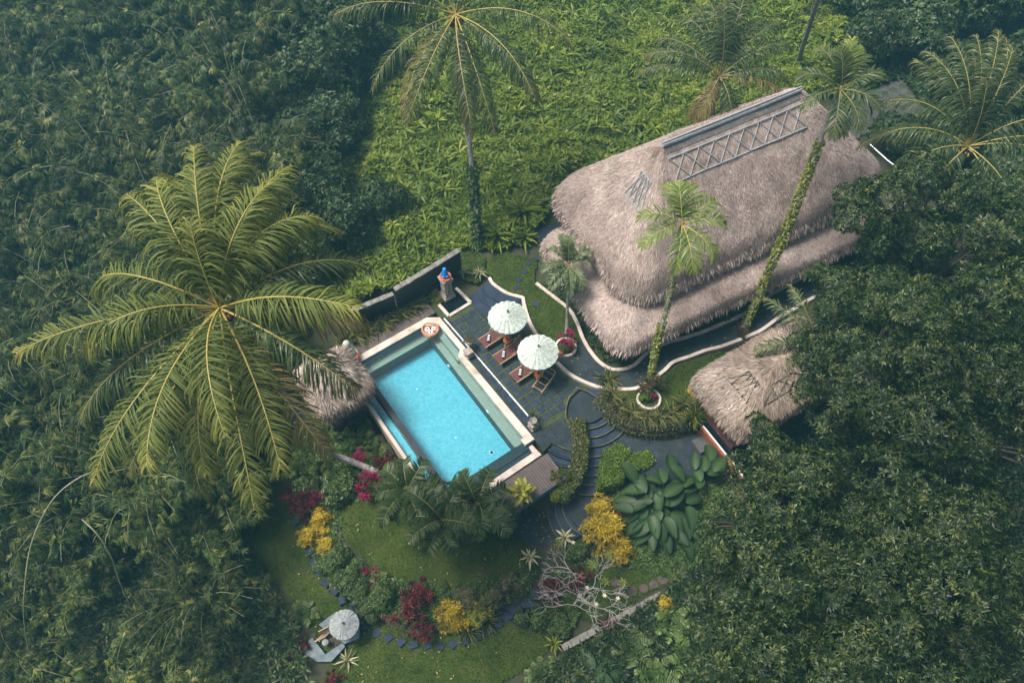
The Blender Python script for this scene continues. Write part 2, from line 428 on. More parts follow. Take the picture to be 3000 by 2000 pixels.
def mosaicmat(name, stops):
    m, t, b, o = nt(name)
    g = N(t, 'ShaderNodeNewGeometry')
    v = N(t, 'ShaderNodeTexVoronoi', i_Scale=9.0); t.links.new(g.outputs['Position'], v.inputs['Vector'])
    sp = N(t, 'ShaderNodeSeparateColor'); t.links.new(v.outputs['Color'], sp.inputs[0])
    t.links.new(ramp(t, sp.outputs[0], [(i / (len(stops) - 1), s) for i, s in enumerate(stops)]), b.inputs['Base Color'])
    b.inputs['Roughness'].default_value = .5
    return m
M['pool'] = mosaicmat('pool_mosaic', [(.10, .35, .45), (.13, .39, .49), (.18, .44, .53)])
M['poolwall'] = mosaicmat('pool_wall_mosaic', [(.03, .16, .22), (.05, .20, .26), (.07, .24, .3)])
M['ledge'] = mosaicmat('pool_ledge_stone', [(.33, .26, .22), (.40, .30, .24), (.37, .26, .19), (.31, .27, .24)])
#MARK1
# ================================================================== LARGE STRUCTURE
def axis(c0, c1, st, far):
    a = np.arange(c0, c1 + 1e-6, st)
    ext = np.array([2, 5, 10, 20, 40, 80, 160, far])
    return np.concatenate([(c0 - ext)[::-1], a, c1 + ext])
gx, gy = axis(-46, 46, .5, 260), axis(-6, 74, .5, 260)
GX, GY = np.meshgrid(gx, gy)
gz = h_raw(GX.ravel(), GY.ravel())
la, lb = toL(GX.ravel(), GY.ravel())
gz = np.where((la > -.4) & (la < 6.0) & (lb > -.5) & (lb < 10.9), np.minimum(gz, -2.3), gz)
gz = np.where((la > 5.9) & (la < 6.6) & (lb > 0) & (lb < 10.5), np.minimum(gz, -.7), gz)
gz += .06 * wob(np.c_[GX.ravel(), GY.ravel(), 0 * GX.ravel()], .9)
nx, ny = len(gx), len(gy)
idx = np.arange(nx * ny).reshape(ny, nx)
gF = np.stack([idx[:-1, :-1], idx[:-1, 1:], idx[1:, 1:], idx[1:, :-1]], -1).reshape(-1, 4)
struct('ground', np.c_[GX.ravel(), GY.ravel(), gz], gF, M['earth'], smooth=True)

def pxpoly(pts, z): return np.array([P(x, y, z) for x, y in pts])
def lawn(name, pxs, z, label, drape=True, tufts=9000):
    """lawn sheet following the terrain, with its own short blades"""
    poly = np.array([PT(*p) for p in pxs]) if z is None else pxpoly(pxs, z)
    x0, y0 = poly[:, :2].min(0); x1, y1 = poly[:, :2].max(0); st = .13
    X, Y = np.meshgrid(np.arange(x0, x1 + st, st), np.arange(y0, y1 + st, st))
    inn = inpoly(X.ravel(), Y.ravel(), poly).reshape(X.shape)
    Z = (h_raw(X.ravel(), Y.ravel()).reshape(X.shape) + .10) if z is None else np.full(X.shape, z)
    Z = Z + .02 * wob(np.stack([X, Y, 0 * X], -1), 2.2)
    cell = inn[:-1, :-1] & inn[1:, :-1] & inn[:-1, 1:] & inn[1:, 1:]
    ii = np.arange(X.size).reshape(X.shape)
    F = np.stack([ii[:-1, :-1], ii[:-1, 1:], ii[1:, 1:], ii[1:, :-1]], -1)[cell]
    o = struct(name, np.c_[X.ravel(), Y.ravel(), Z.ravel()], F, M['lawn'], label, smooth=True)
    k = rng.integers(0, len(F), tufts); c = np.c_[X.ravel(), Y.ravel(), Z.ravel()][F[k]].mean(1) + np.c_[rng.uniform(-st/2, st/2, (tufts, 2)), np.zeros(tufts)]
    d = np.c_[rng.normal(0, .6, (tufts, 2)), np.ones(tufts) * .7]
    V, FF = place(LEAF4[0] * [1, .28, 1], LEAF4[1], frames(d, rng.normal(size=(tufts, 3))), c, rng.uniform(.05, .11, tufts))
    g = link(name + '_grass', mesh_np('grass', V, FF, M['green'], {'v': np.repeat(rng.uniform(0, .8, tufts), 4)}))
    tag(g, 'short mown grass blades of the ' + name.replace('_', ' '), 'grass', kind='stuff')
lawn('upper_lawn', [(1425,805),(1440,815),(1452,836),(1483,856),(1532,870),(1540,900),(1553,937),(1568,972),(1610,1018),(1660,1010),(1712,998),(1689,940),(1666,903),(1571,828),(1575,760),(1480,735),(1420,760)], .14, None, tufts=7000)
lawn('round_lawn', [(1775,1141),(1862,1139),(1915,1116),(1948,1090),(1985,1066),(2060,1040),(2120,1022),(2130,1050),(2070,1100),(2045,1130),(2060,1200),(1990,1228),(1900,1240),(1830,1222),(1785,1185)], .30, None, tufts=6000)
lawn('mound_lawn', [(985,1470),(1010,1590),(1080,1660),(1180,1710),(1330,1730),(1500,1710),(1560,1650),(1545,1600),(1500,1560),(1440,1545),(1340,1500),(1200,1440),(1090,1450)], None, None, tufts=14000)
lawn('lower_lawn', [(770,1480),(850,1480),(900,1600),(960,1720),(1060,1800),(1200,1850),(1350,1850),(1470,1800),(1560,1850),(1640,1860),(1600,1920),(1500,1990),(1400,2040),(900,2060),(960,1960),(890,1800),(790,1700),(740,1600)], None, None, tufts=16000)
lawn('side_lawn', [(1750,1600),(1830,1650),(1950,1660),(2000,1700),(1900,1740),(1760,1830),(1700,1820),(1690,1700)], None, None, tufts=7000)
lawn('shrine_lawn', [(1340,735),(1420,740),(1430,800),(1400,835),(1350,820),(1325,790)], .12, None, tufts=3000)

# terrace slab and its moss joints
pt = [L(-.12,-.35),L(-.12,.4),L(-.18,3.05),L(.1,3.35),L(-.08,9.7),L(-.05,10.1)] + [P(*q) for q in [(1592,1322),(1616,1298),(1650,1310),(1698,1330),(1690,1262),(1655,1227),(1664,1170),(1700,1138),(1748,1139),(1662,1094),(1630,1064),(1568,983),(1548,946),(1530,884),(1458,856),(1436,836),(1400,846),(1380,868),(1336,838),(1300,860),(1262,893)]]
struct('patio', *prism(pt, 0, -2.2), M['joint'])
# strip of plain slate next to the coping, then the white pebble drain
patio = bpy.data.objects['patio']
ORIG['patio'] = np.zeros(3)
part('slate_strip', *prism([L(-.16,.45),L(-.22,3.0),L(.06,3.4),L(-.1,9.66),L(-.5,9.66),L(-.5,.9),L(-.28,.45)], .008, -.1), M['slate'], patio)
part('pebble_drain', *ribbon([L(-.27,.6), L(-.40,4.0), L(-.57,8.45)], .09, .03, -.1), M['white'], patio)
part('plain_slate', *prism(pxpoly([(1564,1284),(1578,1258),(1606,1246),(1650,1220),(1658,1230),(1690,1262),(1698,1328),(1650,1309),(1616,1297),(1592,1320)], .0), .012, -.1), M['slate'], patio)
plain = pxpoly([(1550,1290),(1580,1262),(1608,1250),(1652,1228),(1720,1264),(1720,1400),(1592,1400)], 0)
poly = np.array(pt)
tv, tf = bevbox((0, 0), (1, 0), (0, 1), .19, .19, -.03, .024, .014)
tvm = [mesh_np('paving_stone', tv * [1 + .04 * rng.normal(), 1 + .04 * rng.normal(), 1], tf, M['tile']) for _ in range(4)]
k = 0
for i in range(-1, 14):
    for j in range(-2, 26):
        a, b = -.86 - i * .485, -.2 + j * .485
        p = L(a, b)
        q = np.array([L(a + s * .2, b + r * .2)[:2] for s in (-1, 1) for r in (-1, 1)])
        if not inpoly(q[:, 0], q[:, 1], poly).all(): continue
        if inpoly(q[:, 0], q[:, 1], plain).any(): continue
        # keep off the corner pond
        qa = inpoly(q[:, 0], q[:, 1], pxpoly([(1286,895),(1315,935),(1392,885),(1336,835)], 0))
        if qa.any(): continue
        o = link('paving_stone', tvm[k % 4], patio, (p[0], p[1], rng.uniform(-.008, .004)))
        o.rotation_euler = (rng.normal(0, .006), rng.normal(0, .006), TH + rng.normal(0, .025)); k += 1
# moss and weeds in the joints
n = 9000
xy = np.c_[rng.uniform(poly[:, 0].min(), poly[:, 0].max(), n * 3), rng.uniform(poly[:, 1].min(), poly[:, 1].max(), n * 3)]
xy = xy[inpoly(xy[:, 0], xy[:, 1], poly)]
a, b = toL(xy[:, 0], xy[:, 1])
fa, fb = ((-a - .86) / .485 + .5) % 1, ((b + .2) / .485 + .5) % 1
xy = xy[(a < -.75) & ((abs(fa - .5) > .40) | (abs(fb - .5) > .40)) & (wob(np.c_[xy, 0 * a], .7) > -.5)]
n = len(xy)
V, F = place(LEAF4[0] * [1, .3, 1], LEAF4[1], frames(np.c_[rng.normal(0, .7, (n, 2)), np.ones(n) * .6], rng.normal(size=(n, 3))), np.c_[xy, np.zeros(n)], rng.uniform(.06, .12, n))
tag(part('joint_weeds', V, F, M['green'], patio, {'v': np.repeat(rng.uniform(.1, .8, n), 4)}), kind='stuff')

# corner pond with a cream rim
cpond = thing('corner_pond', 'small square dark pond with cream rim at the foot of the carved pillar', 'pond', P(1330, 890, 0))
po = [P(1286,891,.1), P(1315.5,924,.1), P(1379,885,.1), P(1336,843,.1)]
for i in range(3):
    part('rim', *ribbon([po[i], po[i + 1]], .19, .1, -.2), M['cream'], cpond)
part('basin', *prism(po, .012, -.25), M['black'], cpond)
part('water', *prism(po, .03, .022), M['darkwater'], cpond)

# ------------------------------------------------------------------ swimming pool
pool = thing('swimming_pool', 'rectangular turquoise swimming pool with cream coping and a dark overflow edge', 'pool', L(2.7, 5, -1.6))
cop = [[(.55,0),(4.95,0),(5.12,.4),(1.0,.4)], [(.545,.0),(.995,.4),(.22,.77),(-.09,.43)], [(-.09,.435),(.22,.775),(.16,2.9),(-.15,3.05)],
       [(-.15,3.055),(.16,2.905),(.5,3.25),(.15,3.35)], [(.15,3.355),(.5,3.255),(.4,9.33),(-.03,9.33)], [(.58,9.335),(.56,9.72),(-.03,9.72),(-.03,9.335)],
       [(.26,9.92),(.47,9.92),(.49,10.3),(.19,10.64)], [(.495,10.3),(4.9,10.38),(4.9,10.7),(.195,10.645)]]
for i, c in enumerate(cop): part('coping', *prism([L(*q) for q in c], .06 + .002 * (i % 3), -.35), M['cream'], pool)
def quad(*c): return np.array(c), [(0, 1, 2, 3)]
DZ, LZ = -1.5, -.62
a0, a1, b0, b1 = .92, 5.1, .92, 9.45
def facing(c, toward):
    c = np.array(c); nrm = np.cross(c[1] - c[0], c[2] - c[0])
    return (c if nrm @ (np.array(toward) - c[0]) > 0 else c[::-1]), [(0, 1, 2, 3)]
ctr = L(3, 5, 0)
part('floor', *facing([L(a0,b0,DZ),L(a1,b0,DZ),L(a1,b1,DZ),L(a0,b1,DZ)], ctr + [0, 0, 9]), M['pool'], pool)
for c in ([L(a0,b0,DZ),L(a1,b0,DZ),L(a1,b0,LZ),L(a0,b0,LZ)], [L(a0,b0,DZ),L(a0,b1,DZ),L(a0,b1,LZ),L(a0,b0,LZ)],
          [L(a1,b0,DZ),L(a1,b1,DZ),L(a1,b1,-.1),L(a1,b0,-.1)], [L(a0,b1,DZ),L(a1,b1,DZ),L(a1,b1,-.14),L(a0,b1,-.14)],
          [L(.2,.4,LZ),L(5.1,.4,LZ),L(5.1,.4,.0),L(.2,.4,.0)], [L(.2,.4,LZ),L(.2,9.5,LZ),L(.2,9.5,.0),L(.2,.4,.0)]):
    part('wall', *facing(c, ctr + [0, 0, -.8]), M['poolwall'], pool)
part('ledge', *prism([L(.15,.395),L(5.1,.395),L(5.1,b0),L(a0,b0),L(a0,b1),L(.15,b1)], LZ, DZ - .1), M['ledge'], pool)
part('shallow_seat', *prism([L(.15,.75),L(.55,.75),L(.55,3.25),L(.15,3.25)], -.3, LZ - .05), M['ledge'], pool)
part('end_ledge', *prism([L(.3,9.46),L(5.4,9.46),L(5.4,10.4),L(.3,10.4)], -.16, DZ - .2), M['black'], pool)
part('end_ledge_rib', *ribbon([L(.5,9.95), L(5.2,9.97)], .1, -.09, -.2), M['black'], pool)
part('overflow_wall', *prism([L(5.105,.5),L(5.42,.5),L(5.42,9.455),L(5.105,9.455)], -.045, -2), M['black'], pool)
part('trough_floor', *prism([L(5.425,.8),L(5.9,.8),L(5.9,10.3),L(5.425,10.3)], -.6, -1.4), M['pool'], pool)
part('trough_water', *prism([L(5.425,.8),L(5.9,.8),L(5.9,10.3),L(5.425,10.3)], -.42, -.43), M['water'], pool)
part('trough_rim', *ribbon([L(6.0,.8), L(6.0,10.4)], .2, -.12, -1.6), M['creamd'], pool)
part('water', *prism([L(.2,.42),L(5.1,.42),L(5.1,9.45),L(5.3,9.46),L(5.3,10.35),L(.35,10.35),L(.2,9.4)], -.06, -.066), M['water'], pool)
for q in ((1222,1140), (1335,1282), (1108,1085)):
    p = P(*q, DZ); part('pool_light', *lathe([(.06, 0), (.06, .03), (.03, .045)], (p[0], p[1], DZ), 10), M['whitefix'], pool)
p = P(1440,1325,DZ)
part('drain', *lathe([(.12, 0), (.12, .02), (.09, .03), (.085, -.01)], (p[0], p[1], DZ), 14), M['whitefix'], pool)
for q in ((1314,1072), (1428,1206)):
    p = P(*q, LZ); part('pool_light', *bevbox(p, -AX, BX, .04, .09, LZ, LZ + .07), M['whitefix'], pool)

# ------------------------------------------------------------------ decks with planks
def deck(name, a0, a1, b0, b1, z, clip=None):
    o = struct(name, *prism([L(a0,b0),L(a1,b0),L(a1,b1),L(a0,b1)], z - .06, z - .3), M['fascia']); ORIG[o.name] = np.zeros(3)
    w = .15; n = int((a1 - a0) / w)
    V, F = bevbox((0, 0), (1, 0), (0, 1), w / 2 - .012, (b1 - b0) / 2, -.04, 0, .006)
    me = mesh_np('plank', V, F, M['deck'])
    for i in range(n):
        p = L(a0 + (i + .5) * w, (b0 + b1) / 2, z + rng.uniform(-.003, .003))
        q = link('plank', me, o, p); q.rotation_euler = (0, 0, TH + R(180) + rng.normal(0, .001))
    return o
deck('upper_deck', -.1, 5.7, -.85, -.03, -.01)
dk = deck('lower_deck', -.12, 4.4, 10.72, 12.3, -.01)
for s in (.1, 2.2, 4.2):
    part('deck_post', *bevbox(L(s, 12.1), -AX, BX, .07, .07, -2.6, -.31), M['deck'], dk)
part('fascia_board', *ribbon([L(-.12,12.34), L(4.4,12.34)], .05, -.02, -.5), M['fascia'], dk)

# ------------------------------------------------------------------ kerbs, path, steps
path_px = [(1632,1059),(1662,1088),(1696,1109),(1750,1131),(1791,1137),(1862,1136),(1910,1110),(1948,1082),(2021,1042),(2120,1011),(2222,970),(2321,906),(2420,850),(2400,790),(2315,831),(2189,912),(2062,969),(1896,1032),(1856,1069),(1813,1081),(1747,1049),(1712,998),(1680,992),(1640,1014)]
struct('slate_path', *prism(pxpoly(path_px, .12), .13, -1.0), M['slate'])
def kerb(name, pxs, z, w, label, zb=-.6, mat='cream', n=6):
    o = link(name, mesh_np(name, *ribbon(smooth_line([P(x, y, z) for x, y in pxs], n), w, z, zb), M[mat]))
    return tag(o, label, 'kerb')
kerb('stone_kerb', [(1571,828),(1620,866),(1666,903),(1689,940),(1712,998),(1747,1049),(1781,1075),(1813,1081),(1856,1069),(1896,1032),(1948,1003),(1999,989),(2062,969),(2131,940),(2189,912),(2246,866),(2315,831),(2380,790)], .22, .2, 'cream stone kerb curving between the slate path and the big thatched house')
kerb('stone_kerb', [(1632,1059),(1662,1088),(1696,1109),(1750,1131),(1791,1137),(1862,1136),(1910,1110),(1948,1082),(1973,1059),(2021,1042),(2069,1024),(2120,1011),(2222,970),(2273,935),(2321,906),(2400,860)], .22, .2, 'cream stone kerb along the garden side of the slate path, beside the areca planter')
kerb('stone_kerb', [(1434,812),(1440,824),(1452,836),(1483,856),(1512,865),(1532,870)], .22, .2, 'cream stone kerb curving above the top steps', n=5)
kerb('stone_kerb', [(1532,869),(1537,896),(1550,937),(1568,972),(1590,1004)], .218, .2, 'cream stone kerb beside the left parasol, edging the upper lawn')
st = struct('top_steps', *prism(pxpoly([(1415,842),(1430,818),(1455,842),(1490,862),(1530,875),(1532,884),(1470,880)], 0), .03, -.3), M['slate']); ORIG['top_steps'] = np.zeros(3)
for q, z in (([(1374,872),(1386,898),(1412,920),(1446,934),(1500,900),(1530,884),(1480,866),(1436,836),(1400,846)], .05),
             ([(1396,856),(1408,880),(1432,898),(1464,910),(1512,892),(1530,880),(1480,864),(1434,832)], .10),
             ([(1412,842),(1424,864),(1450,880),(1484,890),(1530,876),(1483,860),(1452,840),(1432,818)], .15)):
    part('step', *prism(pxpoly(q, z), z, -.2), M['tile'], st)

def arc(l, r, bulge, z, n=9):
    l, r = np.array(l, float), np.array(r, float)
    t = np.linspace(0, 1, n); nrm = np.array([-(r - l)[1], (r - l)[0]]); nrm /= np.linalg.norm(nrm)
    if nrm[1] < 0: nrm = -nrm
    return [P(*(l + (r - l) * s + nrm * bulge * 4 * s * (1 - s)), z) for s in t]
ms = struct('main_stairs', *prism(smooth_line(pxpoly([(1690,1142),(1668,1170),(1660,1204),(1668,1238),(1692,1258),(1704,1240),(1742,1234),(1776,1206),(1768,1176),(1730,1150),(1690,1142)], -.15), 5)[:-1], -.15, -2), M['slate'], None)
ORIG['main_stairs'] = np.zeros(3)
LR = [((1692,1226),(1776,1206),9),((1700,1254),(1790,1226),11),((1706,1280),(1806,1246),13),((1708,1307),(1824,1266),15),((1710,1334),(1770,1332),4),((1706,1360),(1764,1361),4),((1700,1387),(1758,1390),4),((1690,1412),(1754,1417),5),((1676,1438),(1750,1446),6)]
for i in range(len(LR) - 1):
    z = -.15 - .155 * (i + 1)
    up = arc(*LR[i][:2], LR[i][2], z); dn = arc(*LR[i + 1][:2], LR[i + 1][2], z)
    up = [u + np.array([0, .3, 0]) for u in up]
    part('step', *prism(dn + up[::-1], z, z - .6), M['tile'], ms)
    # mossy nosing of the tread
    part('step_edge', *ribbon([d - np.array([0, .0, 0]) for d in dn], .05, z + .012, z - .1), M['edge'], ms)
for q, z in (([(1700,1132),(1748,1141),(1775,1142),(1782,1170),(1765,1176),(1716,1146)], .0), ):
    part('step', *prism(pxpoly(q, z), z - .004, -1.0), M['tile'], ms)
part('step_edge', *ribbon(smooth_line([P(1686,1134,-.02),P(1720,1146,-.02),P(1755,1166,-.02)]), .06, .03, -.3), M['edge'], ms)
part('step_edge', *ribbon(smooth_line([P(1690,1136,0),P(1668,1164,0),P(1658,1200,0),P(1662,1232,0),P(1690,1264,0)]), .07, .03, -.4), M['edge'], ms)
ss = struct('side_steps', *prism(pxpoly([(1612,1302),(1662,1318),(1700,1332),(1680,1390),(1650,1392),(1592,1338)], -.15), -.62, -2), M['slate']); ORIG['side_steps'] = np.zeros(3)
struct('slate_landing', *prism(smooth_line(pxpoly([(1770,1333),(1824,1262),(1870,1280),(1960,1290),(2060,1275),(2110,1330),(2080,1380),(1960,1420),(1860,1400),(1790,1345),(1770,1333)], -.75), 5)[:-1], -.75, -2), M['slate'])
struct('lower_landing', *prism(pxpoly([(1672,1436),(1750,1446),(1800,1470),(1810,1530),(1760,1590),(1712,1560),(1680,1530),(1660,1480)], -1.55), -1.55, -3), M['slate'])
ls = struct('lower_steps', *prism(pxpoly([(1610,1460),(1660,1450),(1712,1560),(1660,1580),(1620,1520)], -1.7), -2.16, -3), M['slate']); ORIG['lower_steps'] = np.zeros(3)
for k, (q, z) in enumerate((([(1665,1440),(1646,1462),(1650,1500),(1672,1540),(1704,1566),(1720,1555),(1690,1500)], -1.70),
             ([(1655,1452),(1626,1466),(1630,1512),(1650,1550),(1680,1578),(1706,1566),(1672,1520)], -1.86),
             ([(1640,1462),(1604,1472),(1608,1520),(1626,1562),(1652,1590),(1684,1578),(1650,1530)], -2.02))):
    pp = pxpoly(q, z)
    part('step', *prism(smooth_line(np.vstack([pp[1:5]]), 5).tolist() + pp[5:].tolist() + [pp[0].tolist()], z, z - .5), M['tile'], ls)
    part('step_edge', *ribbon(smooth_line(pp[1:5], 5), .05, z + .012, z - .1), M['edge'], ls)
struct('lower_slate_terrace', *prism(smooth_line(pxpoly([(1490,1545),(1530,1505),(1612,1462),(1614,1520),(1630,1570),(1660,1600),(1640,1640),(1570,1680),(1548,1640),(1520,1600),(1490,1545)], -2.18), 5)[:-1], -2.18, -3.2), M['slate'])
bs = struct('bottom_steps', *prism(pxpoly([(1545,1640),(1620,1640),(1640,1700),(1560,1760),(1540,1700)], -2.35), -2.35, -3.4), M['slate']); ORIG['bottom_steps'] = np.zeros(3)
for q, z in (([(1525,1690),(1600,1720),(1580,1775),(1530,1780),(1505,1740)], -2.5), ([(1490,1725),(1545,1770),(1520,1805),(1465,1775)], -2.66), ([(1455,1755),(1510,1800),(1480,1830),(1425,1790)], -2.8)):
    part('step', *prism(pxpoly(q, z), z, -3.4), M['tile'], bs)

# left side steps between terrace and hedge wall (three dark treads)
for l, r, z in (((1618,1296),(1676,1322),-.15), ((1606,1318),(1672,1346),-.31), ((1596,1340),(1666,1368),-.47)):
    up = arc(l, r, 4, z); dn = arc((l[0] - 8, l[1] + 26), (r[0] - 4, r[1] + 24), 4, z)
    part('step', *prism(up + dn[::-1], z, z - .5), M['tile'], ss)
    part('step_edge', *ribbon(up, .05, z + .16, z - .1), M['edge'], ss)

# ------------------------------------------------------------------ walls
bw = thing('boundary_wall', 'black stone boundary wall with grey cap stones behind the upper deck', 'wall', P(1180, 900, 0))
w = [P(1030,908,1.75), P(1152,859,1.75), P(1155,847,2.1), P(1257,786,2.1), P(1345,731,2.1)]
part('wall_panel', *ribbon([w[0], w[1]], .22, 1.67, -1.5), M['black'], bw)
part('wall_panel', *ribbon([w[2], w[3], w[4]], .222, 2.02, -1.5), M['black'], bw)
def capline(root, a, b, n, zt, wd=.3, th=.09):
    a, b = np.array(a), np.array(b); d = unit((b - a)[:2]); nn = np.array([-d[1], d[0]])
    for i in range(n):
        s0, s1 = i / n, (i + 1) / n; c = a + (b - a) * (s0 + s1) / 2
        hl = np.linalg.norm((b - a)[:2]) / n / 2 - .006
        part('cap_stone', *bevbox(c, d, nn, hl, wd / 2 + rng.uniform(-.02, .02), zt - th, zt + rng.uniform(-.012, .012), .012), M['capstone'], root)
capline(bw, w[0], w[1], 6, 1.75); capline(bw, w[2], w[3], 6, 2.1); capline(bw, w[3], w[4], 5, 2.1)
lw = thing('garden_wall', 'low dark garden wall with a grey cap at the bottom edge beside the ferns', 'wall', P(1790, 1820, -3))
wa, wb = P(1648,1898,-2.45), P(1940,1738,-2.3)
part('wall_panel', *ribbon([wa, wb], .24, -2.45, -4), M['mosswall'], lw)
capline(lw, wa, wb, 12, -2.36, .32)

# curved planter wall of the hedge beside the stairs and the round mound wall
def leafcover(root, pts, nrm, n, size, mat, name='creeper', v=(0, 1), out=.05):
    """leaves growing on a surface sampled by pts, nrm"""
    k = rng.integers(0, len(pts), n); p = pts[k] + rng.normal(0, .06, (n, 3)) + nrm[k] * rng.uniform(0, out, (n, 1))
    d = unit(nrm[k] * .5 + rng.normal(0, .6, (n, 3)) + [0, 0, .1])
    V, F = place(LEAF4[0] * [1, .55, 1], LEAF4[1], frames(d, nrm[k] + rng.normal(0, .5, (n, 3))), p, rng.uniform(.6, 1.3, n) * size)
    o = part(name, V, F, mat, root, {'v': np.repeat(rng.uniform(*v, n), 4)})
    return tag(o, kind='stuff')
hw = thing('hedge_wall', 'narrow curving wall overgrown with creepers between the side steps and the main stairs', 'hedge', P(1690, 1330, -1.2))
hl = smooth_line([P(1690,1232,.15),P(1700,1290,.1),P(1698,1345,.05),P(1680,1395,-.1),P(1655,1430,-.3)], 8)
zt = np.linspace(.15, -.35, len(hl))
part('wall_core', *ribbon(hl, .5, zt, -2.6), M['mosswall'], hw)
T = np.gradient(hl, axis=0); nn = unit(np.c_[-T[:, 1], T[:, 0], 0 * T[:, 0]])
pp, nr = [], []
for s in np.linspace(-.28, .28, 7):
    q = hl + nn * s; q[:, 2] = zt; pp.append(q); nr.append(np.tile([0, 0, 1.0], (len(q), 1)) + nn * s)
for s in (-.28, .28):
    for dz in np.linspace(.1, 1.2, 6):
        q = hl + nn * s; q[:, 2] = zt - dz; pp.append(q); nr.append(nn * np.sign(s))
leafcover(hw, np.concatenate(pp), unit(np.concatenate(nr)), 9000, .11, M['moss'])
leafcover(hw, np.concatenate(pp[:7]), unit(np.concatenate(nr[:7])), 2500, .13, M['vine'], 'bright_creeper', (0, .6))
mw = thing('mound_wall', 'rounded retaining wall overgrown with creepers below the areca planter', 'wall', P(1910, 1280, -.7))
ml = smooth_line([P(1752,1168,.2),P(1776,1195,.2),P(1826,1228,.2),P(1900,1246,.2),P(1990,1236,.2),P(2058,1208,.2)], 8)
T = np.gradient(ml, axis=0); nn = unit(np.c_[T[:, 1], -T[:, 0], 0 * T[:, 0]])
V = []; pp, nr = [], []
for o_, z in ((-.3, .30), (0, .26), (.12, .1), (.22, -.3), (.26, -.8), (.2, -1.6)):
    q = ml + nn * o_; q[:, 2] = z; V.append(q); pp.append(q); nr.append(nn + [0, 0, .4])
nl = len(ml); F = [(k * nl + i, (k + 1) * nl + i, (k + 1) * nl + i + 1, k * nl + i + 1) for k in range(5) for i in range(nl - 1)]
part('wall_core', np.concatenate(V), F, M['mosswall'], mw, smooth=True)
leafcover(mw, np.concatenate(pp[:5]), unit(np.concatenate(nr[:5])), 12000, .10, M['moss'])

# water channel on the right, brick wall under it
ch = thing('water_channel', 'dark raised water channel with a white rim and orange brick face beside the small pavilion', 'pond', P(2120, 1300, -.4))
c1 = [(2040,1190),(2085,1180),(2190,1320),(2260,1440),(2240,1475),(2150,1358),(2066,1252)]
part('basin', *prism(pxpoly(c1, -.1), -.16, -2.0), M['black'], ch)
part('water', *prism(pxpoly(c1, -.1), -.10, -.11), M['darkwater'], ch)
part('rim', *ribbon([P(2060,1246,-.02),P(2150,1358,-.02),P(2242,1478,-.02)], .09, -.02, -.14), M['white'], ch)
part('brick_face', *ribbon([P(2056,1250,-.06) , P(2146,1362,-.06), P(2238,1482,-.06)], .14, -.06, -2.2), M['brick'], ch)
for q in ((2078,1222), (2119,1275), (2160,1330)):
    p = P(*q, -.1); part('spot_light', *lathe([(.05, -.05), (.05, .02), (.03, .03)], (p[0], p[1], -.1), 8), M['whitefix'], ch)
o = link('stone_slab', mesh_np('stone_slab', *bevbox(P(2062,1298,-.6), HU, HV, .5, .42, -1, -.52, .03), M['drivestone']))
tag(o, 'grey stone slab on the slate landing against the brick channel wall', 'slab')
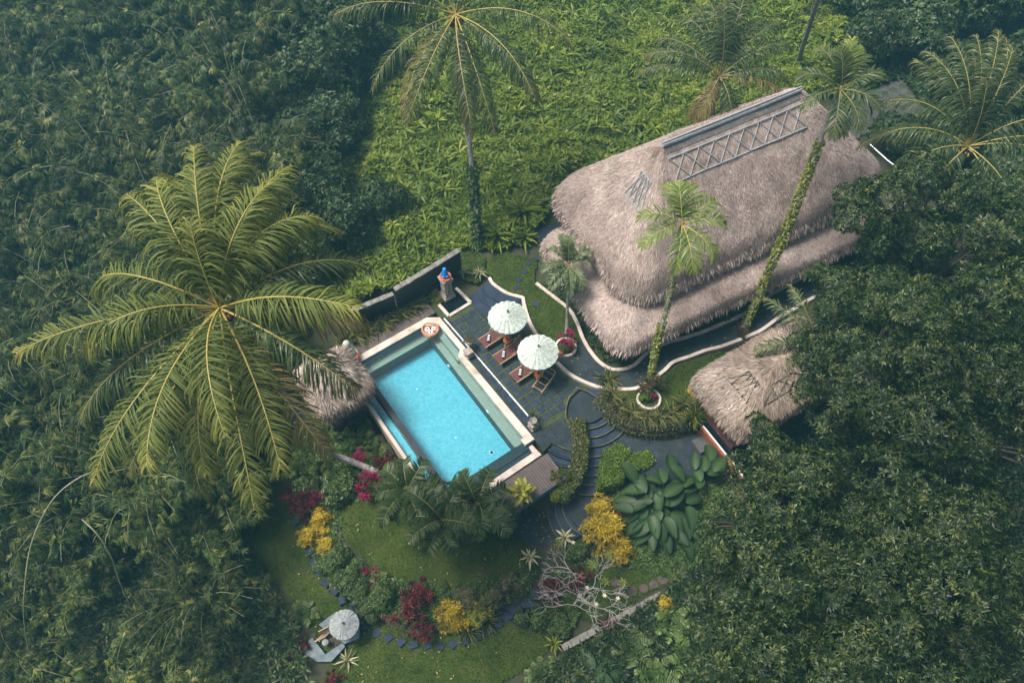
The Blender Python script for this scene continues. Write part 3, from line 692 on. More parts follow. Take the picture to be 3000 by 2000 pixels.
#MARK2
# ================================================================== BUILDINGS
def round_rect(u0, u1, v0, v1, r, n=240):
    """closed outline, counter-clockwise, rounded corners"""
    pts = []
    for cx, cy, a0 in ((u1 - r, v0 + r, -90), (u1 - r, v1 - r, 0), (u0 + r, v1 - r, 90), (u0 + r, v0 + r, 180)):
        for a in np.linspace(a0, a0 + 90, 10): pts.append((cx + r * math.cos(R(a)), cy + r * math.sin(R(a))))
    pts = np.array(pts + [pts[0]]); s = np.r_[0, np.cumsum(np.linalg.norm(np.diff(pts, axis=0), axis=1))]
    q = np.linspace(0, s[-1], n, endpoint=False)
    return np.c_[np.interp(q, s, pts[:, 0]), np.interp(q, s, pts[:, 1])]
class Roof:
    def __init__(s, org, U, V, outline, ze, target, zr, lip=.3, pw=.95, seed=0.0, t1=1.0, amp=.05):
        s.o, s.U, s.V, s.out, s.ze, s.tg, s.zr, s.lip, s.pw, s.seed, s.t1, s.amp = np.array(org)[:2], U, V, outline, ze, target, zr, lip, pw, seed, t1, amp
    def S(s, i, t):
        """surface point; i outline index (float), t 0 at the eave, 1 at the ridge"""
        n = len(s.out); i = np.asarray(i, float) % n; i0 = i.astype(int); f = (i - i0)[..., None]
        e = s.out[i0] * (1 - f) + s.out[(i0 + 1) % n] * f
        g = s.tg(e); tt = np.asarray(t, float)[..., None] * s.t1
        q = e + (g - e) * tt
        tq = tt[..., 0]
        z = s.ze + (s.zr - s.ze) * tq ** s.pw
        l = np.clip(1 - tq / .09, 0, 1); z = z - s.lip * l ** 2
        p = s.o + q[..., :1] * s.U + q[..., 1:] * s.V
        p3 = np.concatenate([p, z[..., None]], -1)
        p3[..., 2] += s.amp * (wob(p3, .9, s.seed) + .6 * wob(p3, 2.7, s.seed + 1)) * np.clip(tq * 6 + .4, 0, 1)
        return p3
    def build(s, root, mat, name, straws, rings=30, sl=(.3, .6), wd=.05, lo=0.0):
        n = len(s.out); ii = np.arange(n); ts = np.linspace(0, 1, rings) ** 1.25
        V = [s.S(ii, np.full(n, 0.0))]
        V[0][:, 2] -= .18
        q = s.out + (s.tg(s.out) - s.out) * .06
        inner = np.c_[s.o + q[:, :1] * s.U + q[:, 1:] * s.V, np.full(n, s.ze - s.lip - .10)]
        V = [inner, V[0]] + [s.S(ii, np.full(n, t)) for t in ts]
        m = len(V); F = [(k * n + i, k * n + (i + 1) % n, (k + 1) * n + (i + 1) % n, (k + 1) * n + i) for k in range(m - 1) for i in range(n)]
        V = np.concatenate(V)
        part(name, V, np.array(F), mat, root, {'v': np.clip(.38 + .12 * rng.normal(size=len(V)), 0, 1)}, smooth=True)
        # straws
        k = straws; fi = rng.uniform(0, n, k); t = 1 - np.sqrt(rng.uniform(0, 1, k)) if s.t1 == 1 else rng.uniform(0, 1, k)
        t = np.clip(t + .01, .01, .995)
        p = s.S(fi, t); p2 = s.S(fi + rng.normal(0, .35, k), np.clip(t - .03, 0, 1)); d = unit(p2 - p + 1e-6)
        side = s.S(fi + .5, t) - s.S(fi - .5, t); nrm = unit(np.cross(side, -d)); nrm *= np.sign(nrm[:, 2:] + 1e-6)
        d = unit(d + nrm * rng.uniform(.02, .16, (k, 1)) + rng.normal(0, .09, (k, 3)))
        V1, F1 = place(LEAF4[0] * [1, 1, .3], LEAF4[1], frames(d, nrm), p + nrm * .012, np.c_[rng.uniform(*sl, k), np.full(k, wd) * rng.uniform(.6, 1.3, k), np.ones(k) * .2])
        v = np.clip(.50 + .21 * rng.normal(size=k) + .16 * wob(p, .6, s.seed) + .10 * wob(p, 2.1, s.seed + 2) - .22 * (wob(p * [1, 1, .3], 1.3, s.seed + 5) > .62), 0, 1)
        kf = straws // 5; fi = rng.uniform(0, n, kf)
        p = s.S(fi, rng.uniform(0, .03, kf)); p[:, 2] -= rng.uniform(0, .2, kf); c = s.S(fi, np.full(kf, .3)); od = p - c; od[:, 2] = 0
        d = unit(unit(od) * rng.uniform(.1, .7, (kf, 1)) + [0, 0, -1] + rng.normal(0, .15, (kf, 3)))
        V2, F2 = place(LEAF4[0] * [1, 1, .3], LEAF4[1], frames(d, unit(od) + rng.normal(0, .3, (kf, 3))), p, np.c_[rng.uniform(.25, .55, kf), rng.uniform(.04, .08, kf), np.ones(kf) * .2])
        v2 = np.clip(rng.normal(.4, .2, kf), 0, 1)
        o = part(name + '_straw', np.concatenate([V1, V2]), np.concatenate([F1, F2 + len(V1)]), mat, root, {'v': np.repeat(np.r_[v, v2], 4)})
        tag(o, kind='stuff')
def pole(root, a, b, r, mat, name='bamboo_pole', sides=6):
    a, b = np.array(a), np.array(b)
    part(name, *tube(np.array([a + (b - a) * t for t in np.linspace(0, 1, 4)]) + rng.normal(0, .008, (4, 3)), r, sides), mat, root)

# ---- big house
hS = P(1850, 900, 4.0)
house = thing('thatched_house', 'large thatched house with two roof tiers and a bamboo lattice below its ridge', 'house', (hS[0] + 6, hS[1] + 8, .2))
UL, VL = 18.0, 9.3
RE = 12.55
def ridge_t(u1, u2, v):
    return lambda e: np.c_[np.clip(e[:, 0], u1, u2), np.full(len(e), v)] if e.ndim == 2 else np.array([np.clip(e[0], u1, u2), v])
up = Roof(hS, HU, HV, round_rect(0, UL, 0, VL, 1.7, 300), 4.2, ridge_t(4.07, RE, VL / 2), 9.5, .35, .90, 1.0)
up.build(house, M['thatch'], 'upper_roof', 90000, sl=(.13, .32), wd=.028)
# lower veranda tier
low = Roof(hS, HU, HV, round_rect(-1.42, UL + 1.3, -1.42, 7.5, 1.1, 300), 2.45, lambda e: np.c_[np.clip(e[:, 0], 1.6, UL - 1.6), np.clip(e[:, 1], 1.6, 5.2)], 3.95, .32, .95, 3.0)
low.build(house, M['thatch'], 'lower_roof', 46000, rings=16, sl=(.13, .32), wd=.028)
def hp(u, v, z): q = hS[:2] + u * HU + v * HV; return np.array([q[0], q[1], z])
part('wall', *prism([hp(1.6,1.6,0),hp(UL-1.6,1.6,0),hp(UL-1.6,VL-1.5,0),hp(1.6,VL-1.5,0)], 4.4, -.3), M['plaster'], house)
part('floor_platform', *prism([hp(-.6,-.6,0),hp(UL+.5,-.6,0),hp(UL+.5,VL+.2,0),hp(-.6,VL+.2,0)], .32, -.4), M['black'], house)
for u in np.linspace(-.6, UL + .5, 7): part('column', *tube([hp(u, -.55, .3), hp(u, -.55, 2.6)], .12, 8), M['barkd'], house)
for v in (2.2, 5.0, 7.0): part('column', *tube([hp(-.6, v, .3), hp(-.6, v, 2.6)], .12, 8), M['barkd'], house)
for u in (3, 8, 13):
    d = part('door', *bevbox(hp(u, 1.57, 0), HU, HV, .9, .05, .32, 2.5), M['timber'], house)
    part('door_frame', *bevbox(hp(u, 1.56, 0), HU, HV, 1.02, .05, .32, 2.6), M['barkd'], d)
ra, rb_ = hp(3.95, VL / 2, 9.55), hp(RE + .12, VL / 2, 9.55)
rc = part('ridge_cap', *tube(smooth_line([ra, (ra + rb_) / 2 + [0, 0, -.05], rb_], 10), .13, 8), M['ridge'], house)
part('ridge_pole', *tube([ra + [0, 0, .16], rb_ + [0, 0, .16]], .045, 6), M['pole'], rc)
# grey skirt under the ridge
n_ = len(up.out); u_of = lambda u: int(np.argmin(np.abs(up.out[:, 0] - u) + 100 * (up.out[:, 1] > .6)))
ui = np.linspace(u_of(4.1), u_of(RE), 40)
def surf(ix, t, lift=.05): q = up.S(np.atleast_1d(ix), np.atleast_1d(t)); q[:, 2] += lift; return q[0]
Vs = np.concatenate([np.array([surf(i, t, .04) for i in ui]) for t in (.925, .955, .985)])
part('ridge_skirt', Vs, [(k * 40 + i, k * 40 + i + 1, (k + 1) * 40 + i + 1, (k + 1) * 40 + i) for k in range(2) for i in range(39)], M['skirt'], rc)
T1, T2, NB = .70, .885, 9
for t in (T1, T2):
    for i in range(0, 39, 13):
        pole(house, surf(ui[i], t, .09), surf(ui[min(39, i + 13)], t, .09), .032, M['pole'])
bx = np.linspace(0, 39, NB + 1)
gi = lambda f: np.interp(f, np.arange(40), ui)
for i in range(NB):
    pole(house, surf(gi(bx[i]), T1, .10), surf(gi(bx[i + 1]), T2, .10), .021, M['pole'])
    pole(house, surf(gi(bx[i]), T2, .12), surf(gi(bx[i + 1]), T1, .12), .021, M['pole'])
# lattice on the left hip
lf = [i for i in range(n_) if up.out[i, 0] < .02 and 1.2 < up.out[i, 1] < 4.6]
la_, lb2 = lf[0], lf[-1]
for k in range(4):
    f0, f1 = la_ + (lb2 - la_) * k / 4, la_ + (lb2 - la_) * (k + 1) / 4
    pole(house, surf(f0, .50, .12), surf(f1, .72, .12), .022, M['pole']); pole(house, surf(f1, .50, .14), surf(f0, .72, .14), .022, M['pole'])
for t in (.50, .72): pole(house, surf(la_, t, .11), surf(lb2, t, .11), .024, M['pole'])

# ---- small pavilion on the right
pW, pS, pN = P(2022,1104,2.6), P(2186,1280,2.6), P(2350,915,2.6)
pv = thing('thatched_pavilion', 'smaller thatched pavilion half hidden under the big tree beside the water channel', 'pavilion', (pW[0] + 4, pW[1] + 0, .2))
U2 = unit((pN - pW)[:2]); V2 = np.array([U2[1], -U2[0]])
lu, lv = np.linalg.norm((pN - pW)[:2]), abs((pS - pW)[:2] @ V2)
pr = Roof(pW, U2, V2, round_rect(0, lu, 0, lv, .6, 200)[::-1], 2.65, ridge_t(lu * .45, lu * .6, lv / 2), 2.65 + lv * .34, .3, .95, 5.0, amp=.09)
pr.build(pv, M['thatchb'], 'roof', 26000, rings=20, sl=(.25, .55), wd=.045)
for a, b in ((.7, .7), (lu - .7, .7), (.7, lv - .7), (lu - .7, lv - .7)):
    q = pW[:2] + U2 * a + V2 * b; part('post', *tube([(q[0], q[1], -1.2), (q[0], q[1], 2.7)], .11, 8), M['barkd'], pv)
q = [pW[:2] + U2 * a + V2 * b for a, b in ((.5, .5), (lu - .5, .5), (lu - .5, lv - .5), (.5, lv - .5))]
part('floor', *prism([(*x, 0) for x in q], .3, -1.2), M['timber'], pv)
nP = len(pr.out)
low_side = [i for i in range(nP) if pr.out[i, 0] < .02 and .8 < pr.out[i, 1] < lv - .8]
low_side2 = [i for i in range(nP) if pr.out[i, 1] > lv - .02 and .8 < pr.out[i, 0] < lu - .8]
def psurf(ix, t, lift=.08): q = pr.S(np.atleast_1d(float(ix)), np.atleast_1d(t)); q[:, 2] += lift; return q[0]
for side in (low_side, low_side2):
    for k in range(4):
        f0 = side[0] + (side[-1] - side[0]) * k / 4; f1 = side[0] + (side[-1] - side[0]) * (k + 1) / 4
        pole(pv, psurf(f0, .34), psurf(f1, .62), .025, M['barkd']); pole(pv, psurf(f1, .32, .1), psurf(f0, .64, .1), .025, M['barkd'])
    for t in (.34, .62): pole(pv, psurf(side[0], t), psurf(side[-1], t), .025, M['barkd'])

# ---- little hut at the pool edge
hc = P(975, 1102, 2.3)
hut = thing('pool_hut', 'little thatched hut leaning over the left edge of the pool', 'hut', (hc[0], hc[1], -1.2))
hu = np.array([-AX[0], -AX[1]]); hv = -BX
hr = Roof(hc, hu, hv, round_rect(-1.55, 1.45, -1.6, 1.6, .45, 140), 1.9, lambda e: np.c_[np.clip(e[:, 0], -.4, .3), 0 * e[:, 0]], 3.5, .3, .9, 8.0, amp=.11)
hr.build(hut, M['thatchb'], 'roof', 8000, rings=18, sl=(.3, .7), wd=.06)
for a, b in ((-1.1, -1.1), (1.1, -1.1), (1.1, 1.1), (-1.1, 1.1)):
    q = hc[:2] + hu * a + hv * b; part('post', *tube([(q[0], q[1], -1.6), (q[0], q[1], 2.0)], .08, 7), M['barkd'], hut)
q = [hc[:2] + hu * a + hv * b for a, b in ((-1.2, -1.2), (1.2, -1.2), (1.2, 1.2), (-1.2, 1.2))]
part('floor', *prism([(*x, 0) for x in q], -.3, -1.4), M['deck'], hut)

# ================================================================== FURNITURE AND ORNAMENTS
def parasol(loc, r, zr, za, mat, label, tilt=0.0, spots=True, group=None):
    t = thing('parasol', label, 'parasol', loc, group); x, y, z0 = loc
    nr, sub = 20, 4; n = nr * sub; V, F = [], []
    dzz = za - zr
    rings = [(.02, za - .02), (.12, za - .11 * dzz), (.3, za - .30 * dzz), (.55, za - .57 * dzz), (.8, za - .83 * dzz), (.95, za - .96 * dzz), (1.0, zr), (1.005, zr - .09)]
    for f, z in rings:
        for k in range(n):
            a = 2 * np.pi * k / n; s = abs(((k % sub) / sub) - .5) * 2     # 1 at the rib, 0 between ribs
            V.append((x + f * r * (1 - .03 * f * (1 - s)) * math.cos(a), y + f * r * (1 - .03 * f * (1 - s)) * math.sin(a), z0 + z - .035 * f * (1 - s) + .012 * rng.normal() * f))
    for i in range(len(rings) - 1):
        for k in range(n): F.append((i * n + k, i * n + (k + 1) % n, (i + 1) * n + (k + 1) % n, (i + 1) * n + k))
    F.append(tuple(range(n)))
    V = np.array(V); V[:, 0] += (V[:, 2] - z0) * tilt
    c = part('canopy', V, F, mat, t)
    for k in range(nr):
        a = 2 * np.pi * k / nr; q = [np.array((x + f * r * math.cos(a) + (z) * tilt, y + f * r * math.sin(a), z0 + z - .02)) for f, z in rings[1:7]]
        part('rib', *tube(q, .008, 4), M['bambooframe'], c)
    part('pole', *tube([(x, y, z0), (x + za * tilt, y, z0 + za)], .03, 8), M['barkd'], t)
    part('finial', *lathe([(.05, -.03), (.07, .03), (.03, .08), (.045, .12), (.005, .2)], (x + za * tilt, y, z0 + za), 10), M['capstone'], t)
    part('base', *lathe([(.25, 0), (.25, .06), (.08, .1), (.05, .25)], (x, y, z0), 14), M['capstone'], t)
    return t
p = P(1487, 911, 2.75); parasol((p[0], p[1], 0.03), 1.08, 2.15, 2.7, M['canopy'], 'pale green fringed parasol nearest the top steps, over the first pair of loungers')
p = P(1577, 1013, 2.75); parasol((p[0], p[1], 0.03), 1.10, 2.15, 2.7, M['canopy'], 'pale green fringed parasol next to the round planter with magenta leaves')

def lounger(foot, label, towel_label, ang, length=2.0, w=.68, back=.62, bare=False):
    f = np.array(foot); d = np.array([math.cos(ang), math.sin(ang), 0]); s = np.array([-d[1], d[0], 0])
    t = thing('sun_lounger', label, 'sun lounger', (f[0], f[1], .03), 'wooden loungers on the patio')
    z = .36; hinge = length - back
    tip = lambda u: f * [1, 1, 0] + d * u + [0, 0, z]
    bt = f * [1, 1, 0] + d * (hinge + back * .8) + [0, 0, z + back * .62]
    for sg in (-1, 1):
        pole_ = [tip(0) + s * sg * w / 2, tip(hinge) + s * sg * w / 2]
        part('side_rail', *tube(pole_, .035, 6), M['bambooframe'], t)
        part('backrest_rail', *tube([tip(hinge) + s * sg * w / 2, bt + s * sg * w / 2], .03, 6), M['bambooframe'], t)
        for u in (.12, hinge - .05):
            part('leg', *tube([tip(u) + s * sg * w / 2, tip(u) + s * sg * w / 2 - [0, 0, z - .03]], .03, 6), M['bambooframe'], t)
        a0 = tip(hinge - .55) + s * sg * (w / 2 + .03); a1 = tip(hinge + .25) + s * sg * (w / 2 + .03)
        part('armrest', *tube([a0, a0 + [0, 0, .2], a0 + d * .1 + [0, 0, .26], a1 + [0, 0, .30]], .025, 6), M['bambooframe'], t)
    if not bare:
        nsl = 13
        for k in range(nsl):
            u = .05 + (hinge - .08) * k / (nsl - 1)
            part('slat', *bevbox(tip(u), d, s, .047, w / 2 - .01, z - .012, z + .022, .006), M['timber'], t)
        for k in range(6):
            q = tip(hinge) + (bt - tip(hinge)) * (k + .5) / 6; e = unit(bt - tip(hinge)); up_ = np.cross(e, s); up_ *= np.sign(up_[2])
            c = [q + e * sx * .047 + s * sy * (w / 2 - .01) + up_ * sz * .014 for sz in (-1, 1) for sx, sy in ((-1, -1), (1, -1), (1, 1), (-1, 1))]
            part('slat', np.array(c), [(3, 2, 1, 0), (4, 5, 6, 7), (0, 1, 5, 4), (1, 2, 6, 5), (2, 3, 7, 6), (3, 0, 4, 7)], M['timber'], t)
        # striped rolled towel
        c = tip(.5) + [0, 0, .095]; ax = unit(s * .8 - d * .6 + 0)
        ax = unit(np.array([0.12, 1.0, 0]))
        tw = thing('rolled_towel', towel_label, 'towel', (c[0], c[1], z), 'rolled towels on the loungers')
        for k in range(7):
            u0, u1 = -.25 + k * .0715, -.25 + (k + 1) * .0715
            part('navy_stripe' if k % 2 == 0 else 'white_stripe', *tube([c + ax * u0, c + ax * (u1 - .002)], .075 + .002 * (k % 2), 12), M['navy' if k % 2 == 0 else 'towel'], tw)
    else:
        for k in range(4): pole(t, tip(.1 + k * .4) - s * w / 2, tip(.1 + k * .4) + s * w / 2, .022, M['bambooframe'], 'cross_bar')
        pole(t, bt - s * w / 2, bt + s * w / 2, .022, M['bambooframe'], 'cross_bar')
    return t
LA = R(37)
lounger(P(1411,1006,.38), 'dark red lounger farthest from the wall stairs, foot beside the pebble drain under the first parasol', 'striped towel roll on the lounger nearest the corner pond', LA)
lounger(P(1454,1054,.38), 'dark red lounger between the two parasols, standing in the open', 'striped towel roll on the lounger between the parasols', LA)
lounger(P(1503,1107,.38), 'dark red lounger under the second parasol, nearest the pool', 'striped towel roll on the lounger under the second parasol', LA)
lounger(P(1572,1142,.38), 'bare tan lounger frame without slats beside the second parasol', '', R(55), 1.5, .6, .5, bare=True)
bpy.data.objects['sun_lounger']['label'] = 'dark red lounger under the first parasol, nearest the corner pond'

def clay_jar(c, r, label):
    t = thing('clay_jar', label, 'jar', c)
    part('body', *lathe([(r * .55, 0), (r * .9, r * .35), (r, r * .8), (r * .85, r * 1.25), (r * .45, r * 1.5), (r * .5, r * 1.6), (r * .4, r * 1.58), (r * .36, r * 1.2)], c, 18), M['terracotta'], t, smooth=True)
    part('opening', *lathe([(r * .38, r * 1.35), (r * .3, r * 1.37)], c, 12), M['barkd'], t)
clay_jar(P(1486,1001,.0), .24, 'orange clay jar between the two loungers by the first parasol')
clay_jar(P(1578,1102,.0), .25, 'orange clay jar beside the bare lounger frame')
clay_jar(P(1644,1034,.35), .19, 'small orange clay jar on the rim of the magenta planter')

# floating tray
fc = P(1261, 968, 0); fc[2] = -.05
tr = thing('floating_tray', 'heart shaped wicker tray floating in the top corner of the pool', 'tray', fc)
a = np.linspace(0, 2 * np.pi, 40, endpoint=False)
hx = .46 * np.cos(a) ; hy = .42 * np.sin(a) + .10 * np.abs(np.cos(a)) ** .7
hp_ = np.c_[fc[0] + hx, fc[1] + hy, np.full(40, -.02)]
M['wicker'] = stonemat('wicker', [(.32, .16, .1), (.5, .27, .18)], 14, .7, .8)
for zz, rr in ((-.03, .07), (.06, .06)):
    q = np.r_[hp_, hp_[:2]]; q[:, 2] = zz; part('rim', *tube(q, rr, 6, False), M['wicker'], tr)
part('bottom', *prism(hp_[:, :2] * 1 , -.01, -.04), M['wicker'], tr)
for i, (dx, dy, r, nm, lab, cat, mt) in enumerate(((-.18, .08, .13, 'plate', 'white plate on the left of the floating tray', 'plate', 'towel'), (.16, .12, .12, 'plate', 'white plate at the upper right of the floating tray', 'plate', 'towel'),
        (.02, -.12, .12, 'plate', 'white plate at the front of the floating tray', 'plate', 'towel'), (-.02, .14, .06, 'glass_cup', 'small dark cup in the middle of the floating tray', 'cup', 'navy'), (.24, -.10, .07, 'fruit_bowl', 'orange fruit bowl on the right of the floating tray', 'bowl', 'terracotta'))):
    c = (fc[0] + dx, fc[1] + dy, -.005)
    if nm == 'plate':
        t = thing(nm, lab, cat, c); part('dish', *lathe([(r * .6, 0), (r, .03), (r * .95, .032), (r * .6, .012)], c, 16), M[mt], t)
        part('food', *lathe([(r * .45, .012), (r * .4, .05), (r * .2, .07)], c, 9), M[['timber', 'terracotta', 'navy'][i % 3]], t)
    else:
        t = thing(nm, lab, cat, c); part('dish', *lathe([(r * .6, 0), (r, .09), (r * .9, .09), (r * .5, .02)], c, 14), M[mt], t)
        part('filling', *lathe([(r * .85, .06), (r * .3, .075)], c, 12), M['timber'], t)

# carved pillar with blue figure
pb = P(1311, 866, .0)
pil = thing('carved_pillar', 'tall carved stone pillar rising behind the corner pond', 'pillar', pb)
for z0, z1, wd in ((-.3, .25, .36), (.25, .4, .30), (.4, 1.45, .24), (1.45, 1.6, .29), (1.6, 1.8, .33)):
    part('pillar_block', *bevbox(pb, AX, BX, wd, wd, z0, z1 - .003, .03), M['carved'], pil)
for k in range(9):
    for sx in (-1, 1):
        c = pb[:2] + BX * .25 + AX * sx * .1; part('relief', *lathe([(.06, -.04), (.08, 0), (.05, .05)], (c[0] + rng.normal(0, .01), c[1], .5 + k * .11), 7), M['carved'], pil)
part('dish', *lathe([(.2, 1.8), (.34, 1.9), (.3, 1.9), (.2, 1.84)], pb, 16), M['terracotta'], pil)
sf = thing('blue_figurine', 'bright blue seated figurine on top of the carved pillar', 'statue', (pb[0], pb[1], 1.9))
part('body', *lathe([(.15, 0), (.2, .08), (.17, .2), (.11, .32), (.14, .42), (.07, .5), (.05, .54)], (pb[0], pb[1], 1.86), 14), M['bluepaint'], sf, smooth=True)
part('head', *lathe([(.04, 0), (.1, .05), (.12, .13), (.1, .2), (.04, .25)], (pb[0], pb[1], 2.38), 12), M['bluepaint'], sf, smooth=True)
for sx in (-1, 1):
    part('arm', *tube([(pb[0] + sx * .13, pb[1], 2.3), (pb[0] + sx * .22, pb[1] - .06, 2.12), (pb[0] + sx * .1, pb[1] - .17, 2.03)], .045, 6), M['bluepaint'], sf)

# stone pedestals on the coping with plants
def pedestal(c, label, tall):
    t = thing('stone_pedestal', label, 'pedestal', c)
    for z0, z1, wd in ((0, .1, .23), (.1, .36, .17), (.36, .46, .22)):
        part('block', *bevbox(c, AX, BX, wd, wd, c[2] + z0, c[2] + z1 - .003, .02), M['carved'], t)
    for k in range(4):
        a = TH + k * math.pi / 2; q = np.array(c[:2]) + .17 * np.array([math.cos(a), math.sin(a)])
        part('carving', *lathe([(.03, 0), (.075, .06), (.06, .16), (.03, .2)], (q[0], q[1], c[2] + .12), 7), M['carved'], t)
    return t
def pot(c, label, r=.2, hgt=.36, mat='carved'):
    t = thing('plant_pot', label, 'pot', c)
    part('pot_body', *lathe([(r * .6, 0), (r * .8, hgt * .3), (r, hgt * .8), (r * 1.08, hgt), (r * .9, hgt), (r * .85, hgt * .85), (0.01, hgt * .85)], c, 16), M[mat], t, smooth=True)
    return t
ped1 = P(1373, 1040, 0.06); pedestal(ped1, 'carved stone pedestal at the notch of the pool coping', 0)
ped2 = P(1562, 1250, 0.0); pedestal(ped2, 'carved stone pedestal near the lower end of the pool', 0)

# mossy statue + terracotta pot by the hut
sc = L(5.35, -.25, -.02)
stt = thing('mossy_statue', 'pale mossy stone statue standing at the pool corner beside the little hut', 'statue', sc)
part('body', *lathe([(.36, 0), (.40, .15), (.34, .5), (.37, .8), (.28, 1.05), (.14, 1.18)], sc, 16), M['mossstone'], stt, smooth=True)
part('head', *lathe([(.1, 1.12), (.2, 1.22), (.22, 1.35), (.15, 1.5), (.04, 1.58)], sc, 14), M['mossstone'], stt, smooth=True)
part('plinth', *bevbox(L(5.35, -.2), AX, BX, .5, .45, -.6, 0.0), M['creamd'], stt)
o = link('corner_block', mesh_np('corner_block', *bevbox(L(5.45, .38), AX, BX, .22, .24, -1.2, .02), M['cream'])); tag(o, 'cream stone block ending the coping beside the mossy statue', 'block')
sc2 = L(5.2, .2, .05)
tp = thing('terracotta_urn', 'reddish terracotta urn at the feet of the mossy statue', 'urn', sc2)
part('body', *lathe([(.1, 0), (.2, .15), (.22, .3), (.12, .42), (.17, .5), (.13, .5), (.08, .4)], sc2, 14), M['terracotta'], tp, smooth=True)
part('handle', *tube([(sc2[0] + .2, sc2[1], .3), (sc2[0] + .3, sc2[1], .45), (sc2[0] + .15, sc2[1], .52)], .025, 6), M['terracotta'], tp)

# round planters
def ring_planter(c, r, label, hgt=.4):
    t = thing('round_planter', label, 'planter', c)
    part('rim', *lathe([(r, -.3), (r, hgt - .03), (r - .03, hgt), (r - .12, hgt), (r - .14, hgt - .15), (.01, hgt - .15)], c, 32), M['cream'], t)
    part('soil', *lathe([(r - .14, hgt - .12), (.01, hgt - .05)], c, 24), M['earth'], t)
    return t
rp1 = P(1657, 1022, .1); rp1[2] = .0; ring_planter(rp1, .62, 'round cream planter holding magenta leaves between the lawn and the slate path', .38)
rp2 = P(1900, 1172, .3); rp2[2] = .3; ring_planter(rp2, .66, 'round cream planter around the foot of the areca palm', .22)

# stone seating corner on the lower lawn
sb = PT(968, 1866)
sz = sb[2]
seat = thing('stone_seating', 'blue grey stone seating corner around a dark pit on the lower lawn', 'bench', sb)
q4 = lambda pts, z: [P(700 + x * .4782, 1250 + y * .4782, z) for x, y in pts]
part('floor_slab', *prism(q4([(500,1205),(600,1135),(740,1185),(735,1290),(570,1432),(480,1432),(390,1372),(430,1290)], sz + .15), sz + .12, sz - .4), M['barkd'], seat)
for q in ([(490,1210),(596,1130),(640,1168),(540,1250)], [(660,1160),(742,1188),(738,1292),(640,1330),(625,1300),(700,1240)], [(400,1330),(450,1290),(530,1392),(640,1318),(650,1345),(566,1436),(480,1436),(388,1376)]):
    part('stone_block', *prism(q4(q, sz + .4), sz + .42, sz - .4), M['bluestone'], seat)
pp_ = P(1006, 1826, sz + 1.85)
parasol((pp_[0], pp_[1], sz + .14), .72, 1.55, 1.85, M['canopyw'], 'small white parasol over the stone seating on the lower lawn')
cc = P(950, 1872, sz + .3)
ch_ = thing('wooden_chair', 'small tan wooden chair in the dark pit of the stone seating', 'chair', (cc[0], cc[1], sz + .12))
for k in range(5): part('slat', *bevbox(cc[:2] + np.array([-.16 + k * .08, 0.08 * k]), HU, HV, .28, .03, sz + .45, sz + .48, .005), M['bambooframe'], ch_)
for sx in (-.2, .2):
    for sy in (-.1, .25): part('leg', *tube([(cc[0] + sx, cc[1] + sy, sz + .12), (cc[0] + sx, cc[1] + sy, sz + .46)], .025, 6), M['bambooframe'], ch_)
for k in range(4): part('back_slat', *bevbox(cc[:2] + np.array([.02 + .0 * k, .36]), HU, HV, .26, .02, sz + .52 + k * .1, sz + .59 + k * .1, .004), M['bambooframe'], ch_)
cq = np.array([cc[0] + .12, cc[1] - .18, sz + .5])
cu = link('white_cushion', mesh_np('white_cushion', *lathe([(.02, 0), (.15, .02), (.17, .05), (.14, .08), (.02, .09)], cq, 14), M['canopyw'], smooth=True)); tag(cu, 'white cushion on the tan chair of the stone seating', 'cushion')

# stepping stones
sm = [mesh_np('stepping_stone', *bevbox((0, 0), (1, 0), (0, 1), .2 + .02 * k, .19 + .015 * k, -.2, .03, .03), M['tile']) for k in range(3)]
z4 = [(350,580),(410,690),(440,760),(460,840),(490,890),(535,950),(590,1010),(640,1060),(700,1110),(740,1165),(790,1215),(850,1260),(920,1290),(995,1315),(1070,1330),(1160,1335),(1240,1335),(1315,1325),(1390,1310),(1460,1285),(1530,1245),(1590,1210),(1560,1170),(1640,1160)]
nstep = len(z4)
ORD = ['first', 'second', 'third', 'fourth', 'fifth', 'sixth', 'seventh', 'eighth', 'ninth', 'tenth', 'eleventh', 'twelfth', 'thirteenth', 'fourteenth', 'fifteenth', 'sixteenth', 'seventeenth', 'eighteenth', 'nineteenth', 'twentieth', 'twenty-first', 'twenty-second', 'twenty-third', 'twenty-fourth']
for i, (x, y) in enumerate(z4):
    p = PT(700 + x * .4782, 1250 + y * .4782, .12)
    o = link('stepping_stone', sm[i % 3], None, p); o.rotation_euler = (0, 0, rng.uniform(0, 1.5))
    tag(o, ORD[i] + ' dark stepping stone of the lower lawn row, counted from its upper left end', 'stepping stone', 'stepping stones on the lower lawn')
fm = [mesh_np('flagstone', *prism([(rng.uniform(.8, 1.1) * .27 * math.cos(a), rng.uniform(.8, 1.1) * .25 * math.sin(a), 0) for a in np.linspace(0, 2 * math.pi, 7, endpoint=False)], .03, -.2), stonemat('brown_flagstone%d' % k, [(.035, .03, .03), (.075, .055, .05), (.11, .085, .08)], 4, .9, .5)) for k in range(4)]
for i, (x, y) in enumerate([(965,860),(1090,920),(1170,905),(1240,875),(1305,840),(1370,815),(1440,775),(1000,925)]):
    p = PT(1400 + x * .4144, 1350 + y * .4144, .12); o = link('flagstone', fm[i % 4], None, p); o.rotation_euler = (0, 0, rng.uniform(0, 6))
    tag(o, ('brown flagstone set apart below the side lawn row beside the frangipani' if i == 7 else ORD[i] + ' brown flagstone of the side lawn row, counted from the frangipani'), 'flagstone', 'flagstones on the side lawn')
